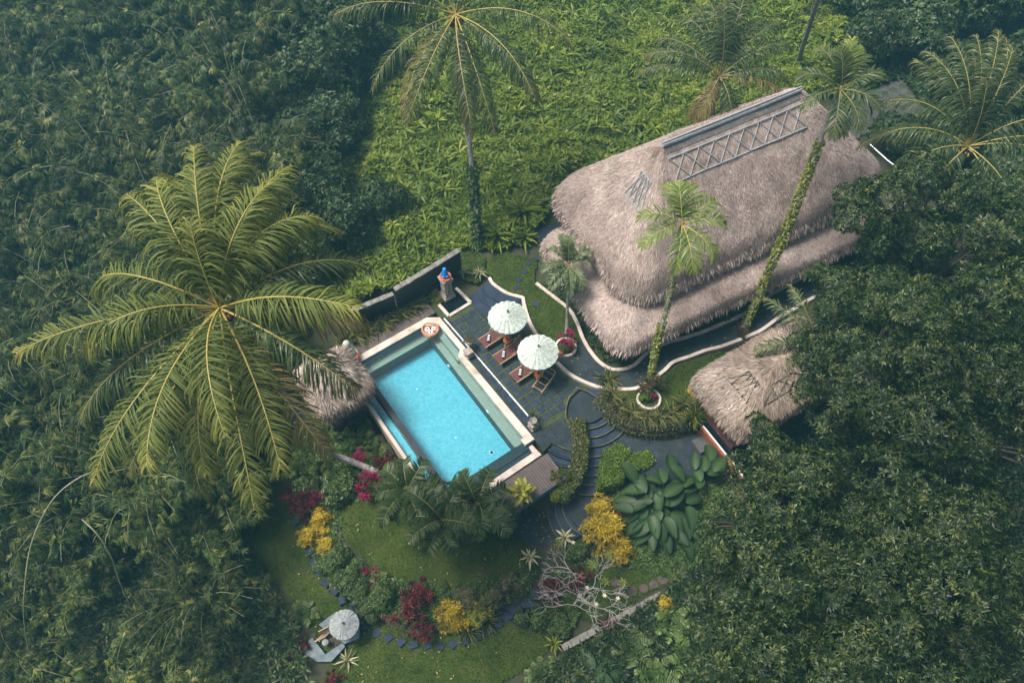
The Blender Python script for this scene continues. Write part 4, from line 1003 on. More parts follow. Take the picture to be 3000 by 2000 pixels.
for i, (x, y) in enumerate([(1500,1010),(1536,796),(1520,820),(1513,843),(1548,772),(1571,891),(1568,760)]):
    if i == 0: continue
    p = P(x, y, .15); o = link('stepping_stone', sm[i % 3], None, p); o.rotation_euler = (0, 0, rng.uniform(0, 6)); o.scale = (.8, .8, 1)
    tag(o, 'stepping stone on the upper lawn, ' + {1: 'second from the house corner', 2: 'third from the house corner', 3: 'nearest the kerb above the top steps', 4: 'just below the topmost one', 5: 'alone beside the fluffy palm', 6: 'topmost, nearest the broad leaf plant'}[i], 'stepping stone', 'stepping stones on the upper lawn')
# grass-jointed pavers of the drive, top right
dv = struct('drive', *prism(pxpoly([(2480,280),(2640,230),(2720,330),(2620,390),(2480,400)], .24), .26, -.4), M['joint']); ORIG['drive'] = np.zeros(3)
V, F = bevbox((0, 0), (1, 0), (0, 1), .36, .36, -.05, .03, .02); me = mesh_np('paver', V, F, M['drivestone'])
dp = pxpoly([(2480,280),(2640,230),(2720,330),(2620,390),(2480,400)], .26); c0 = dp.mean(0)
for i in range(-8, 9):
    for j in range(-8, 9):
        q = c0[:2] + HU * i * .82 + HV * j * .82
        if inpoly(q[:1], q[1:2], dp).all():
            o = link('paver', me, dv, (q[0], q[1], .27)); o.rotation_euler = (0, 0, HT + R(45))
wpz = [P(2545,420,3.2), P(2600,470,3.0), P(2700,545,2.7)]
wp = thing('white_bamboo_pole', 'white painted bamboo pole on two posts beside the right end of the house', 'pole', (wpz[0][0], wpz[0][1], 0))
part('pole', *tube(wpz, .04, 6), M['whitefix'], wp)
for q in (wpz[0], wpz[2]): part('post', *tube([(q[0], q[1], -.3), (q[0], q[1], q[2] - .02)], .05, 6), M['barkd'], wp)
#MARK3
# ================================================================== PALMS
def frond(Lf, pairs, ll, lw, th0, bend, vee=.15, droop=.9, s0=.16, segs=3, fwd=.55, seed=0, rr=.03, tipyel=.5, curl=1.6, lean=0.0, jit=.06):
    """one pinnate frond along +X: rachis tube plus rows of leaflets; returns V, F, v, material index"""
    g = np.random.default_rng(seed)
    n = 26; s = np.linspace(0, 1, n)
    th = th0 - bend * s ** curl
    dx = np.cos(th) * Lf / (n - 1); dz = np.sin(th) * Lf / (n - 1)
    C = np.c_[np.r_[0, np.cumsum(dx[:-1])], (.09 * math.sin(seed * 2.3 + .5)) * Lf * s ** 2 + .02 * Lf * np.sin(s * 3 + seed)  * s, np.r_[0, np.cumsum(dz[:-1])]]
    rv, rf = tube(C, rr * (1 - .85 * s) + .004, 5)
    Vs, Fs, vs, ms = [rv], [f for f in rf if len(f) == 4], [np.full(len(rv), .5)], []
    ms += [1] * len(Fs); base = len(rv); Fs = [np.array(Fs)]
    ls = np.linspace(s0, .995, pairs) + g.normal(0, .3 / pairs, pairs)
    ls = np.clip(ls, s0, .998)
    for sd in (-1, 1):
        full, ls = ls, ls[g.random(len(ls)) > .09]; pairs = len(ls)
        cp = np.stack([np.interp(ls, s, C[:, k]) for k in range(3)], 1)
        t = np.stack([np.interp(ls, s, np.gradient(C[:, k], s)) for k in range(3)], 1); t = unit(t)
        side = np.tile([0, sd, 0.0], (pairs, 1)); upv = np.cross(t, [0, 1.0, 0]); upv = unit(upv * np.sign(upv[:, 2:] + 1e-6))
        q = (ls - s0) / (1 - s0)
        fw = fwd * (.55 + 1.1 * q ** 2); le = ll * np.clip(np.sin(np.pi * (.12 + .80 * q)) ** .7, .22, 1) * g.uniform(.78, 1.1, pairs) * (1 - .25 * (np.sin(ls * 23 + seed) > .75))
        d = unit(side + t * fw[:, None] + upv * (vee + lean * sd) + g.normal(0, jit, (pairs, 3)))
        pts = [cp]; cur = cp
        for k in range(segs):
            cur = cur + d * (le / segs)[:, None]; pts.append(cur)
            d = unit(d + np.array([0, 0, -1.0]) * droop * (k + 1) / segs * g.uniform(.5, 1.25, (pairs, 1)) + g.normal(0, .03, (pairs, 3)))
        pts = np.stack(pts, 1)                       # pairs, segs+1, 3
        wv = unit(np.cross(pts[:, -1] - pts[:, 0], upv + g.normal(0, .35, (pairs, 3))))
        wp_ = lw * np.array([.7] + [1.0] * (segs - 1) + [.12]) / 2
        A = pts + wv[:, None] * wp_[None, :, None]; B = pts - wv[:, None] * wp_[None, :, None]
        VV = np.stack([A, B], 2).reshape(pairs, -1, 3); k2 = 2 * (segs + 1)
        ff = np.array([(2 * i, 2 * i + 1, 2 * i + 3, 2 * i + 2) for i in range(segs)])
        FF = (ff[None] + (np.arange(pairs) * k2)[:, None, None]).reshape(-1, 4) + base
        Vs.append(VV.reshape(-1, 3)); Fs.append(FF); ms += [0] * len(FF); base += VV.shape[0] * k2
        vl = np.clip(g.uniform(.05, .5, pairs) + tipyel * q ** 3, 0, 1)
        vs.append((vl[:, None] + np.tile(np.repeat(np.linspace(0, .25, segs + 1), 2), (pairs, 1))).ravel()); ls = full; pairs = len(ls)
    return np.concatenate(Vs), np.concatenate(Fs), np.clip(np.concatenate(vs), 0, 1), ms
FR = {}
def frond_mesh(key, leaf, rach, **kw):
    k = (key, leaf, rach)
    if k not in FR:
        V, F, v, mi = frond(**kw); FR[k] = mesh_np('frond', V, F, [M[leaf], M[rach]], {'v': v}, mi)
    return FR[k]
def trunk_part(root, pts, r0, r1, mat, sides=10, ring=True):
    c = smooth_line(pts, 14); n = len(c); r = np.linspace(r0, r1, n)
    r[:4] *= np.array([1.5, 1.3, 1.15, 1.05])
    if ring: r = r * (1 + .04 * (np.arange(n) % 2))
    part('trunk', *tube(c, r, sides), mat, root, smooth=False); return c
def palm(name, label, cat, tpts, r0, r1, fronds, leaf, rach, kw, group=None, bark='bark', nuts=0, dead=0, seedoff=0, shaft=None):
    """tpts: trunk points base to crown; fronds: (azimuth deg, length m, start elevation deg, bend rad[, leaf])"""
    t = thing(name, label, cat, tuple(tpts[0]), group)
    c = trunk_part(t, tpts, r0, r1, M[bark]); top = c[-1]
    if shaft: part('crownshaft', *lathe([(r1 * 1.1, -.1), (r1 * 1.5, .15), (r1 * 1.2, .6), (r1 * .6, 1.0)], top, 10), M[shaft], t, smooth=True)
    for i, f in enumerate(fronds):
        az, Lf, el, be = f[:4]; lf = f[4] if len(f) > 4 else leaf; ex = f[5] if len(f) > 5 else {}
        k2 = dict(kw); k2.update(ex); k2['Lf'] = Lf; k2['th0'] = R(el); k2['bend'] = be; k2['seed'] = i + seedoff
        o = link('frond', frond_mesh((name, round(Lf, 1), el, round(be, 2), i % 5, seedoff, str(ex)), lf, rach, **k2), t, top - tpts[0] + np.array([0, 0, .05 + (.75 if shaft else 0)]))
        o.rotation_euler = (rng.normal(0, .12), 0, R(az))
    for k in range(nuts):
        a = rng.uniform(0, 6.28); q = top + np.array([.32 * math.cos(a), .32 * math.sin(a), -.25 + rng.uniform(-.15, .1)])
        part('coconut', *lathe([(.02, -.15), (.11, -.08), (.13, .02), (.09, .1), (.02, .14)], q, 8), M['timber' if k % 3 else 'rachis'], t, smooth=True)
    for k in range(dead):
        a = rng.uniform(0, 6.28); pole(t, top + [0, 0, -.1], top + np.array([.5 * math.cos(a), .5 * math.sin(a), .1]), .05, M['rachisd'], 'leaf_stub', 5)
    return t, c
KW_C = dict(pairs=104, ll=1.22, lw=.04, vee=.0, droop=1.7, rr=.036, segs=4, fwd=.8, jit=.2)
# hero palm on the left
hb = P(1117, 1386, -.9)
hcr = P(645, 905, 18.5)
tp_ = [hb, hb + [-1.3, .35, .55], hb + [-2.5, .3, 2.2], hb + (hcr - hb) * np.array([1.0, .35, .33]) , hb + (hcr - hb) * np.array([1.02, .7, .68]), hcr]
def az_px(dx, dy): return math.degrees(math.atan2(-dy / .85, dx))
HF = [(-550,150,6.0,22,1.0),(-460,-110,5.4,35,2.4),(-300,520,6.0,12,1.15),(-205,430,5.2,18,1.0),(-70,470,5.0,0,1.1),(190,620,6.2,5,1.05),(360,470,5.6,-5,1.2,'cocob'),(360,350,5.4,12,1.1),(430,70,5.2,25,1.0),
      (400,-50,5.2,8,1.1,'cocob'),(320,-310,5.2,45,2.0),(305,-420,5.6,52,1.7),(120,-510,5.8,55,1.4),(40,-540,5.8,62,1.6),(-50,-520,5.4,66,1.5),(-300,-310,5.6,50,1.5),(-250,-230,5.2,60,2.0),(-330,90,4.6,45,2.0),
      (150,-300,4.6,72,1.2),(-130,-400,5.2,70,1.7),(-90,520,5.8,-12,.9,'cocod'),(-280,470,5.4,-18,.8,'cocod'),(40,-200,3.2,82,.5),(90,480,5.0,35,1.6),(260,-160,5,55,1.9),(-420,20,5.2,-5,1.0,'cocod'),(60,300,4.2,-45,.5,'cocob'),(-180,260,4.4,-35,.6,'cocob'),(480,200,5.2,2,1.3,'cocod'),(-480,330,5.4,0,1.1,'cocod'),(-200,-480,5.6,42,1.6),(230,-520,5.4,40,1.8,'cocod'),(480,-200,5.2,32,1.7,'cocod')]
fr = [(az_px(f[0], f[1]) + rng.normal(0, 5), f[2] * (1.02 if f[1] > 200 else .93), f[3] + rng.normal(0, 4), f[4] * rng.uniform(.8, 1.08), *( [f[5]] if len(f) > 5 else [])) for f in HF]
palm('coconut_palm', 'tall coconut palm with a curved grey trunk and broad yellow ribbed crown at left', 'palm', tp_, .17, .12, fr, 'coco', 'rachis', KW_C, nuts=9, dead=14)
# far coconut palm at the top
b2 = P(1397, 745, -.4); c2 = P(1335, 45, 11.8)
F2_ = [(az_px(*f[:2]), f[2] * 1.17, *f[3:]) for f in [(-340,60,5.6,28,1.2),(-400,-40,5.2,40,1.3),(-210,260,5.4,-5,1.1,'cocob'),(-120,330,5.8,2,1.2),(10,300,5.2,-8,.9),(250,260,6.0,15,1.0),(330,90,5.8,25,1.2),(150,330,5.6,-14,.9),(-60,-200,5,60,1.4),(80,-260,5,60,1.3),
       (200,-200,5.2,48,1.5),(-220,-220,5.2,50,1.5),(330,-40,5.6,40,1.5),(20,-100,3,80,.4),(260,150,5.4,-10,1.0,'cocod'),(-300,150,5.2,0,1.1,'cocod'),(40,260,5.2,-35,.6,'cocob')]]
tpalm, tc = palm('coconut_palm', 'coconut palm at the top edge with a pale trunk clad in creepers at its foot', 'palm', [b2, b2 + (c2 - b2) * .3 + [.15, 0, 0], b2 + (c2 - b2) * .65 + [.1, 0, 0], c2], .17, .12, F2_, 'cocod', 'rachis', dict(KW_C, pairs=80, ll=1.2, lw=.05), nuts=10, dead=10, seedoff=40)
def trunk_vine(root, c, i0, i1, r, n, size, mat, name='climbing_vine', v=(0, 1)):
    k = rng.uniform(i0 * (len(c) - 1), i1 * (len(c) - 1), n); q = np.stack([np.interp(k, np.arange(len(c)), c[:, a]) for a in range(3)], 1)
    a = rng.uniform(0, 6.28, n); o = np.c_[np.cos(a), np.sin(a), rng.normal(0, .2, n)]
    d = unit(o + rng.normal(0, .5, (n, 3)) - [0, 0, .2])
    V, F = place(LEAF4[0] * [1, .7, 1], LEAF4[1], frames(d, o + [0, 0, .8] + rng.normal(0, .4, (n, 3))), q + o * r, rng.uniform(.6, 1.4, n) * size)
    return tag(part(name, V, F, mat, root, {'v': np.repeat(rng.uniform(*v, n), 4)}), kind='stuff')
trunk_vine(tpalm, tc, 0, .45, .2, 1500, .2, M['green'], v=(0, .7))
# coconut palms upper right
b3 = P(2092, 372, 1.0); c3 = P(2108, 225, 7.5); b3 = np.array([c3[0] + .2, c3[1] + .6, -.3])
F3_ = [(az_px(*f[:2]), *f[2:]) for f in [(-310,10,5.0,30,1.5),(-60,-250,5,60,1.4),(60,-260,5.2,64,1.3),(180,-200,5.2,55,1.9),(300,-60,5.2,45,1.8),(240,60,4.8,15,1.4,'cocob'),(-40,70,3.2,0,1.6,'cocob'),(30,90,3.0,-5,1.6),(110,-300,5.4,70,1.2),(-140,-180,5,50,1.6),(0,-200,4,80,.5),(-200,-100,4.8,40,1.6),(330,30,4.8,25,1.6),(-90,-230,5.2,52,1.5),(20,-280,5.4,66,1.1),(240,-140,5.2,50,1.6),(-260,-40,5,42,1.6)]]
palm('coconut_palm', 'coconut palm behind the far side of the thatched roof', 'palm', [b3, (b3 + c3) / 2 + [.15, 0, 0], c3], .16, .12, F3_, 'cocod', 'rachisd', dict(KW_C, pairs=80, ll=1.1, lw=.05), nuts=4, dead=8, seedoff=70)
c4 = P(2835, 430, 8.5); b4 = np.array([c4[0] + .3, c4[1] + .8, -.2])
F4_ = [(az_px(*f[:2]), *f[2:]) for f in [(-400,-60,5.6,18,1.4),(-200,-250,5.6,55,1.3),(-100,-330,5.8,65,1.1),(30,-340,5.8,70,1.0),(120,-330,5.8,66,1.2),(-230,60,4.6,20,1.6),(-150,120,4.4,5,1.5),(200,60,5.0,25,1.6),(260,-60,5.2,40,1.5),(60,-260,5,78,.8),(-330,-140,5.2,42,1.3),(220,-220,5.4,55,1.3),(-20,-120,3.6,84,.4),(120,160,4.6,0,1.4),(0,-300,5.4,60,1.5),(-150,-200,5.6,60,1.1),(160,-260,5.6,60,1.3),(-260,-20,5.2,30,1.5),(60,120,4.6,-8,1.2),(-60,-340,5.8,58,1.0),(300,0,5,30,1.5)]]
palm('coconut_palm', 'dense coconut palm with upright fronds at the right edge behind the big tree', 'palm', [b4, (b4 + c4) / 2 + [-.15, 0, 0], c4], .17, .13, F4_, 'cocod', 'rachis', dict(KW_C, pairs=84, ll=1.15, lw=.05), nuts=5, dead=10, seedoff=100)
# bare palm trunk leaving the frame at the top
t5 = thing('palm_trunk', 'slender dark grey palm trunk rising out of the top edge above the house', 'palm', P(2335, 190, -.1))
q0 = P(2335, 190, -.1); q1 = P(2405, -25, 9.5); tcx = trunk_part(t5, [q0, (q0 + q1) / 2, q1, q1 + [.2, .2, 4]], .16, .11, M['bark'])
F5_ = [(k * 36, 4.8, 30 + 20 * (k % 3), 1.3) for k in range(10)]
for i, f in enumerate(F5_):
    o = link('frond', frond_mesh(('t5', i % 3), 'cocod', 'rachisd', **dict(KW_C, pairs=50, Lf=4.8, th0=R(f[2]), bend=1.3, seed=i % 3)), t5, tcx[-1] - np.array(q0)); o.rotation_euler = (0, 0, R(f[0]))
# areca palms
KW_A = dict(pairs=36, ll=.82, lw=.05, vee=.22, droop=.75, rr=.03, segs=3, s0=.14, fwd=1.1, tipyel=.4, jit=.1)
ab = P(1903, 1150, .35); ac = P(1990, 690, 8.8)
AF = [(az_px(*f[:2]), f[2] + .4, *f[3:]) for f in [(-75,-120,1.9,55,1.6),(-140,-20,2.0,40,1.9),(-130,50,2.0,20,1.5),(30,120,2.0,0,1.2),(100,90,2.0,10,1.4),(150,0,2.0,35,1.9),(110,-70,1.9,50,1.9),(40,-110,1.8,62,1.7),(-10,-100,1.7,70,1.4),(-20,100,1.9,-10,1.1)]]
apalm, acx = palm('areca_palm', 'bright green areca palm in front of the roof with a mossy ringed trunk', 'palm', [ab, ab + (ac - ab) * .33 + [-.1, 0, 0], ab + (ac - ab) * .66 + [.1, 0, .2], ac], .12, .09, AF, 'areca', 'rachis', KW_A, seedoff=130, shaft='rachisd')
trunk_vine(apalm, acx, .02, .48, .12, 1100, .13, M['vine']); trunk_vine(apalm, acx, .5, .8, .10, 300, .1, M['vine'], 'moss_tufts')
rb = P(2178, 965, .15); rcn = P(2445, 300, 11.2)
RF = [(az_px(*f[:2]), *f[2:], 'areca' if k in (0, 8) else 'cocod') for k, f in enumerate([(20,-210,2.3,70,.9),(140,-120,2.4,50,1.4),(190,-30,2.4,42,1.5),(150,80,2.4,25,1.5),(60,150,2.3,5,1.2),(-60,190,2.4,-12,1.0),(-120,60,2.3,20,1.4),(-160,-40,2.3,40,1.5),(60,-150,2.2,62,1.1),(-90,-130,2.3,58,1.3),(-20,-80,1.9,78,.8),(100,20,2.2,0,1.4),(0,170,2.2,-20,.8)])]
rpalm, rcx = palm('areca_palm', 'leaning areca palm crossing the roof with bright creeper all over its trunk', 'palm', [rb, rb + (rcn - rb) * .33 + [.12, 0, 0], rb + (rcn - rb) * .66 + [.1, -.05, 0], rcn], .13, .10, RF, 'cocod', 'rachisd', dict(KW_A, pairs=46, ll=.8), seedoff=160, shaft='rachisd')
trunk_vine(rpalm, rcx, .0, .86, .15, 2600, .15, M['vine'])
# fluffy palm on the upper lawn
xb = P(1660, 975, .12); xc = P(1662, 800, 3.4)
XF = [(az_px(*f[:2]), *f[2:]) for f in [(-100,-60,1.7,45,2.2),(-40,-110,1.8,62,1.6),(40,-110,1.8,60,1.9),(110,-60,1.8,50,2.4),(120,10,1.7,35,2.2),(-120,20,1.7,30,2.0),(-80,110,1.7,5,1.2),(10,130,1.7,0,1.1),(90,110,1.7,10,1.4),(0,-60,1.4,75,.9),(-110,70,1.6,15,1.6),(60,130,1.6,-15,.9),(-20,90,1.6,-20,.9)]]
palm('fluffy_palm', 'short fluffy grey green palm on the upper lawn beside the house', 'palm', [xb, (xb + xc) / 2 + [.03, 0, 0], xc], .09, .07, XF, 'xmas', 'rachisd', dict(KW_A, pairs=60, ll=.5, lw=.05, vee=.5, droop=.7), seedoff=190, shaft='rachisd')
# arching palms between the pool and the mound lawn
KW_Y = dict(pairs=70, ll=.55, lw=.065, vee=.45, droop=.35, rr=.028, segs=2, s0=.1, fwd=.5, tipyel=.25, curl=1.3)
for k, (bx_, cx_, zc, lab, nf) in enumerate((((1225,1490), (1195,1432), 1.4, 'dark arching palm nearest the overflow trough, left of the trio', 11), ((1315,1580), (1295,1525), 1.7, 'dark arching palm in the middle of the trio on the mound lawn', 12), ((1415,1555), (1398,1480), 1.7, 'dark arching palm beside the lower deck, right of the trio', 11))):
    b_ = PT(*bx_); c_ = P(*cx_, zc)
    AF_ = [(i * 360 / nf + rng.uniform(-12, 12) + 20 * k, rng.uniform(2.0, 2.7), rng.choice([68, 50, 30]), rng.uniform(2.0, 2.8), 'cycad') for i in range(nf)]
    palm('arching_palm', lab, 'palm', [b_, (b_ + c_) / 2 + [.05, 0, 0], c_], .16, .14, AF_, 'cycad', 'rachisd', KW_Y, bark='barkd', seedoff=220 + 20 * k)
# smaller palm fronds under the big tree on the right
c6 = P(2390, 1010, 3.6); b6 = PT(2420, 1150); b6 = np.array([c6[0] + .3, c6[1] + .3, b6[2]])
palm('coconut_palm', 'young blue green palm with drooping fronds over the pavilion roof under the big tree', 'palm', [b6, (b6 + c6) / 2 + [.05, 0, 0], c6], .12, .1, [(az_px(-200,-150), 3.6, 35, 1.0), (az_px(-60,-200), 3.4, 50, 1.0), (az_px(-190,120), 3.4, 20, 1.2), (az_px(-110,200), 3.2, 10, 1.2), (az_px(60,150), 3, 20, 1.3), (az_px(160,-40), 3, 40, 1.4), (az_px(-230,20), 3.6, 30, 1.2)], 'cocod', 'rachisd', dict(KW_C, pairs=56, ll=.8, lw=.05), seedoff=300)

# ================================================================== BROADLEAF TREES
def sphere_pts(n, g): v = g.normal(size=(n, 3)); return unit(v)
def whorls(p, nrm, k, ll, wfac, g, up=.2, spread=1.0, nj=.35, nu=.4):
    """k leaves around each twig tip"""
    n = len(p); a = g.uniform(0, 6.28, (n, 1)) + np.arange(k)[None] * (6.28 / k) + g.normal(0, .25, (n, k))
    t1 = unit(np.cross(nrm, g.normal(size=(n, 3)))); t2 = np.cross(nrm, t1)
    d = spread * (np.cos(a)[..., None] * t1[:, None] + np.sin(a)[..., None] * t2[:, None]) + nrm[:, None] * g.uniform(.05, .9, (n, k, 1)) + [0, 0, up * 0 - .12]
    d = unit(d).reshape(-1, 3); nn = np.repeat(nrm, k, 0) + g.normal(0, nj, (n * k, 3)) + [0, 0, nu]
    T = np.repeat(p, k, 0) + d * .02; sc = ll * g.uniform(.65, 1.2, n * k)
    return place(LEAF4[0] * [1, wfac, 1], LEAF4[1], frames(d, nn), T, sc)
def crown(puffs, dens, ll, wf, seed, k=7, lump=.22, fill=.35):
    g = np.random.default_rng(seed); Ps, Ns = [], []
    for (x, y, z, r) in puffs:
        n = int(dens * 4 * math.pi * r * r * .62); d = sphere_pts(n * 2, g); d = d[d[:, 2] > -.45][:n]
        rad = r * np.where(g.random(len(d)) < fill, g.uniform(.45, .95, len(d)), 1.0)
        q = d * rad[:, None]; w = wob(q + [x, y, z], 1.5 / max(1, r * .5), seed) + .6 * wob(q + [x, y, z], 3.2 / max(1, r * .5), seed + 3)
        keep = w > -.55
        q = q * (1 + lump * w[:, None]) * [1, 1, .82]
        Ps.append((q + [x, y, z])[keep]); Ns.append(unit(d * [1, 1, 1.1] + [0, 0, .12] + g.normal(0, .22, d.shape))[keep])
    p, nr = np.concatenate(Ps), np.concatenate(Ns)
    V, F = whorls(p, nr, k, ll, wf, g, nj=.28, nu=.05)
    v = np.clip(np.repeat(.42 + .24 * g.normal(size=len(p)), k) + .2 * g.normal(size=len(p) * k), 0, 1)
    return V, F, np.repeat(v, 4)
def limbs(base, puffs, r, bend=.4):
    top = np.mean([q[:3] for q in puffs], 0); fork = np.array([base[0] * .6 + top[0] * .4, base[1] * .6 + top[1] * .4, base[2] + (top[2] - base[2]) * .5])
    parts = [tube(smooth_line([base, (np.array(base) + fork) / 2 + rng.normal(0, .12, 3), fork], 6), np.linspace(r * 1.25, r * .75, 13), 9)]
    for q in puffs:
        e = np.array(q[:3]) + [0, 0, q[3] * .3]; m = (fork + e) / 2 + np.array([*rng.normal(0, bend, 2), .3])
        parts.append(tube(smooth_line([fork, m, e], 5), np.linspace(r * .5, r * .08, 11), 6))
        for _ in range(3):
            e2 = np.array(q[:3]) + sphere_pts(1, rng)[0] * q[3] * .8; parts.append(tube(smooth_line([m, (m + e2) / 2 + [0, 0, .1], e2], 4), np.linspace(r * .22, r * .04, 9), 5))
    return join(parts)
def tree(name, label, base, puffs, dens, ll, wf, seed, mat, r=.28, group=None, k=7, fill=.35):
    t = thing(name, label, 'tree', base, group)
    V, F = limbs(np.array(base), puffs, r); part('trunk', V, F, M['barkd'], t)
    V, F, v = crown(puffs, dens, ll, wf, seed, k, fill=fill); part('crown', V, F, mat, t, {'v': v})
    return t
def puffs_px(lst):
    """clumps of one tree: a main clump at each survey point and a few smaller ones around it"""
    out = []
    for x, y, z, r in lst:
        c = np.array([*P(x, y, z)[:2], z + rng.normal(0, 1.0)])
        out.append((*c, r * rng.uniform(.52, .68)))
        for k in range(2):
            a = k * 2.1 + x + rng.normal(0, .4)
            out.append((*(c + np.array([math.cos(a), math.sin(a), rng.uniform(-.9, -.1)]) * r * .75), r * rng.uniform(.26, .38)))
    return out
def basept(x, y): q = PT(x, y); return (q[0], q[1], q[2] - .2)
BT = dict(dens=42, ll=.21, wf=.30, fill=.25)
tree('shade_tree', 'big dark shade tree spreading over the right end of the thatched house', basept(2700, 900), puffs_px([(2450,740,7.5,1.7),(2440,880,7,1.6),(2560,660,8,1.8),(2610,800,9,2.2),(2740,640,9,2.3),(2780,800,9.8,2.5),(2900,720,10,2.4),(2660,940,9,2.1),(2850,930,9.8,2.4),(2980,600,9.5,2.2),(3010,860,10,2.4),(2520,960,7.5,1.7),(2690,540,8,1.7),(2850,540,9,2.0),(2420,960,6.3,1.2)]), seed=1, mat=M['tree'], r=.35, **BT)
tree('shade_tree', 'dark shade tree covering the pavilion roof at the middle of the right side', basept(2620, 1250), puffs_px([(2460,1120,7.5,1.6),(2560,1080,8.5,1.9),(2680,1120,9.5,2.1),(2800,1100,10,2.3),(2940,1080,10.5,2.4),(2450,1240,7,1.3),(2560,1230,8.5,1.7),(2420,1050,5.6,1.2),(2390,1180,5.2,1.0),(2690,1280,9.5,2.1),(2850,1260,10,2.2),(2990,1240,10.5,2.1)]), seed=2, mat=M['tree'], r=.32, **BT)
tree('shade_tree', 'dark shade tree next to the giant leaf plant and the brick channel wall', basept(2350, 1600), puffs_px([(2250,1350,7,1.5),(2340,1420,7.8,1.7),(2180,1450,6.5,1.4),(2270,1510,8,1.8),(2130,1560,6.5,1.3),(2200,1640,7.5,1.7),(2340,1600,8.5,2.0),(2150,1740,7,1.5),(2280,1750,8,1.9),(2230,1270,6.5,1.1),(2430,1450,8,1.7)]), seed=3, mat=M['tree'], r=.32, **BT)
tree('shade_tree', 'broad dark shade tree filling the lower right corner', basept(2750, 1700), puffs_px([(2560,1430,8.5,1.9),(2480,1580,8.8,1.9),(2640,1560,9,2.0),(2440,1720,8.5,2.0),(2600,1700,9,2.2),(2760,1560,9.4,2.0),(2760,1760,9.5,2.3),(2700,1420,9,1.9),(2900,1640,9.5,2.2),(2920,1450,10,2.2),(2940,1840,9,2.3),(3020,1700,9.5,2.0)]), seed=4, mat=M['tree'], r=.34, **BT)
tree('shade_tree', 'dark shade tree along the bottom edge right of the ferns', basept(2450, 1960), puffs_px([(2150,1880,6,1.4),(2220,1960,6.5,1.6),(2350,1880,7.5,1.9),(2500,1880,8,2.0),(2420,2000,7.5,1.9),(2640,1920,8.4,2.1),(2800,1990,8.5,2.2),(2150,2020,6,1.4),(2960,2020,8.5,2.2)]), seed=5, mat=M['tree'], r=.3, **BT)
# background trees; crown shapes are shared between alike trees
BG = []
for s in range(3):
    pf = [(0, 0, 4.2, 2.0), (1.4, .5, 3.4, 1.5), (-1.4, .3, 3.5, 1.5), (.3, -1.4, 3.3, 1.5), (-.4, 1.5, 3.3, 1.4), (1.2, -1.2, 2.4, 1.2), (-1.3, -1.2, 2.4, 1.2)]
    pf = [(x + rng.normal(0, .3), y + rng.normal(0, .3), z + rng.normal(0, .3), r * rng.uniform(.85, 1.15)) for x, y, z, r in pf]
    V, F, v = crown(pf, 17, .34, .42, 20 + s, 6); Vt, Ft = limbs(np.array([0, 0, -.4]), pf, .2)
    BG.append((mesh_np('crown', V, F, M['treeb'], {'v': v}), mesh_np('trunk', Vt, Ft, M['barkd'])))
def bgtree(x, y, s, k, label, z=None, group=None):
    q = PT(x, y); t = thing('leafy_tree', label, 'tree', q, group)
    t.scale = (s, s, s * rng.uniform(.85, 1.15)); t.rotation_euler = (0, 0, rng.uniform(0, 6.28))
    link('crown', BG[k][0], t); link('trunk', BG[k][1], t); return t
for i, (x, y, s, lab) in enumerate([(960,130,1.2,'hazy leafy tree left of the far coconut palm crown'),(1060,60,1.2,'hazy leafy tree directly behind the far coconut palm fronds'),(900,20,1.3,'hazy leafy tree at the top edge between bamboo and palm'),
    (960,300,1.0,'leafy tree at the field edge between the bamboo and the far palm'),(1060,230,.9,'leafy tree beside the left fronds of the far coconut palm'),(930,480,.9,'leafy tree above the right fronds of the tall left palm'),(1000,420,.7,'small leafy tree at the left margin of the green field'),
    (1180,20,1.0,'leafy tree behind the far palm at the top edge'),(960,620,.75,'dense leafy tree right of the tall left palm crown'),(1040,720,.6,'low dense tree just behind the black boundary wall'),(940,800,.6,'low dense tree between the wall and the tall left palm'),
    (1130,640,.5,'small bushy tree in the field beyond the black wall'),(2560,60,1.1,'dark leafy tree in the shade at the top right'),(2700,40,1.2,'dark leafy tree at the top edge right of the drive'),(2660,170,.9,'dark leafy tree just above the paved drive'),
    (2820,120,1.1,'dark leafy tree behind the upright coconut fronds'),(2960,60,1.2,'dark leafy tree in the top right corner'),(2520,190,.7,'dark small tree behind the leaning areca crown'),(2780,300,.8,'dark leafy tree right of the paved drive'),(2960,330,1.0,'dark leafy tree at the right edge behind the coconut palm'),(2600,450,.6,'small leafy tree beside the right eave of the house'),(2730,480,.7,'small dark tree between the drive and the shade tree'),(2450,20,.8,'leafy tree at the top edge beside the slender trunk')]):
    bgtree(x, y, s, i % 3, lab, group='leafy trees around the field')

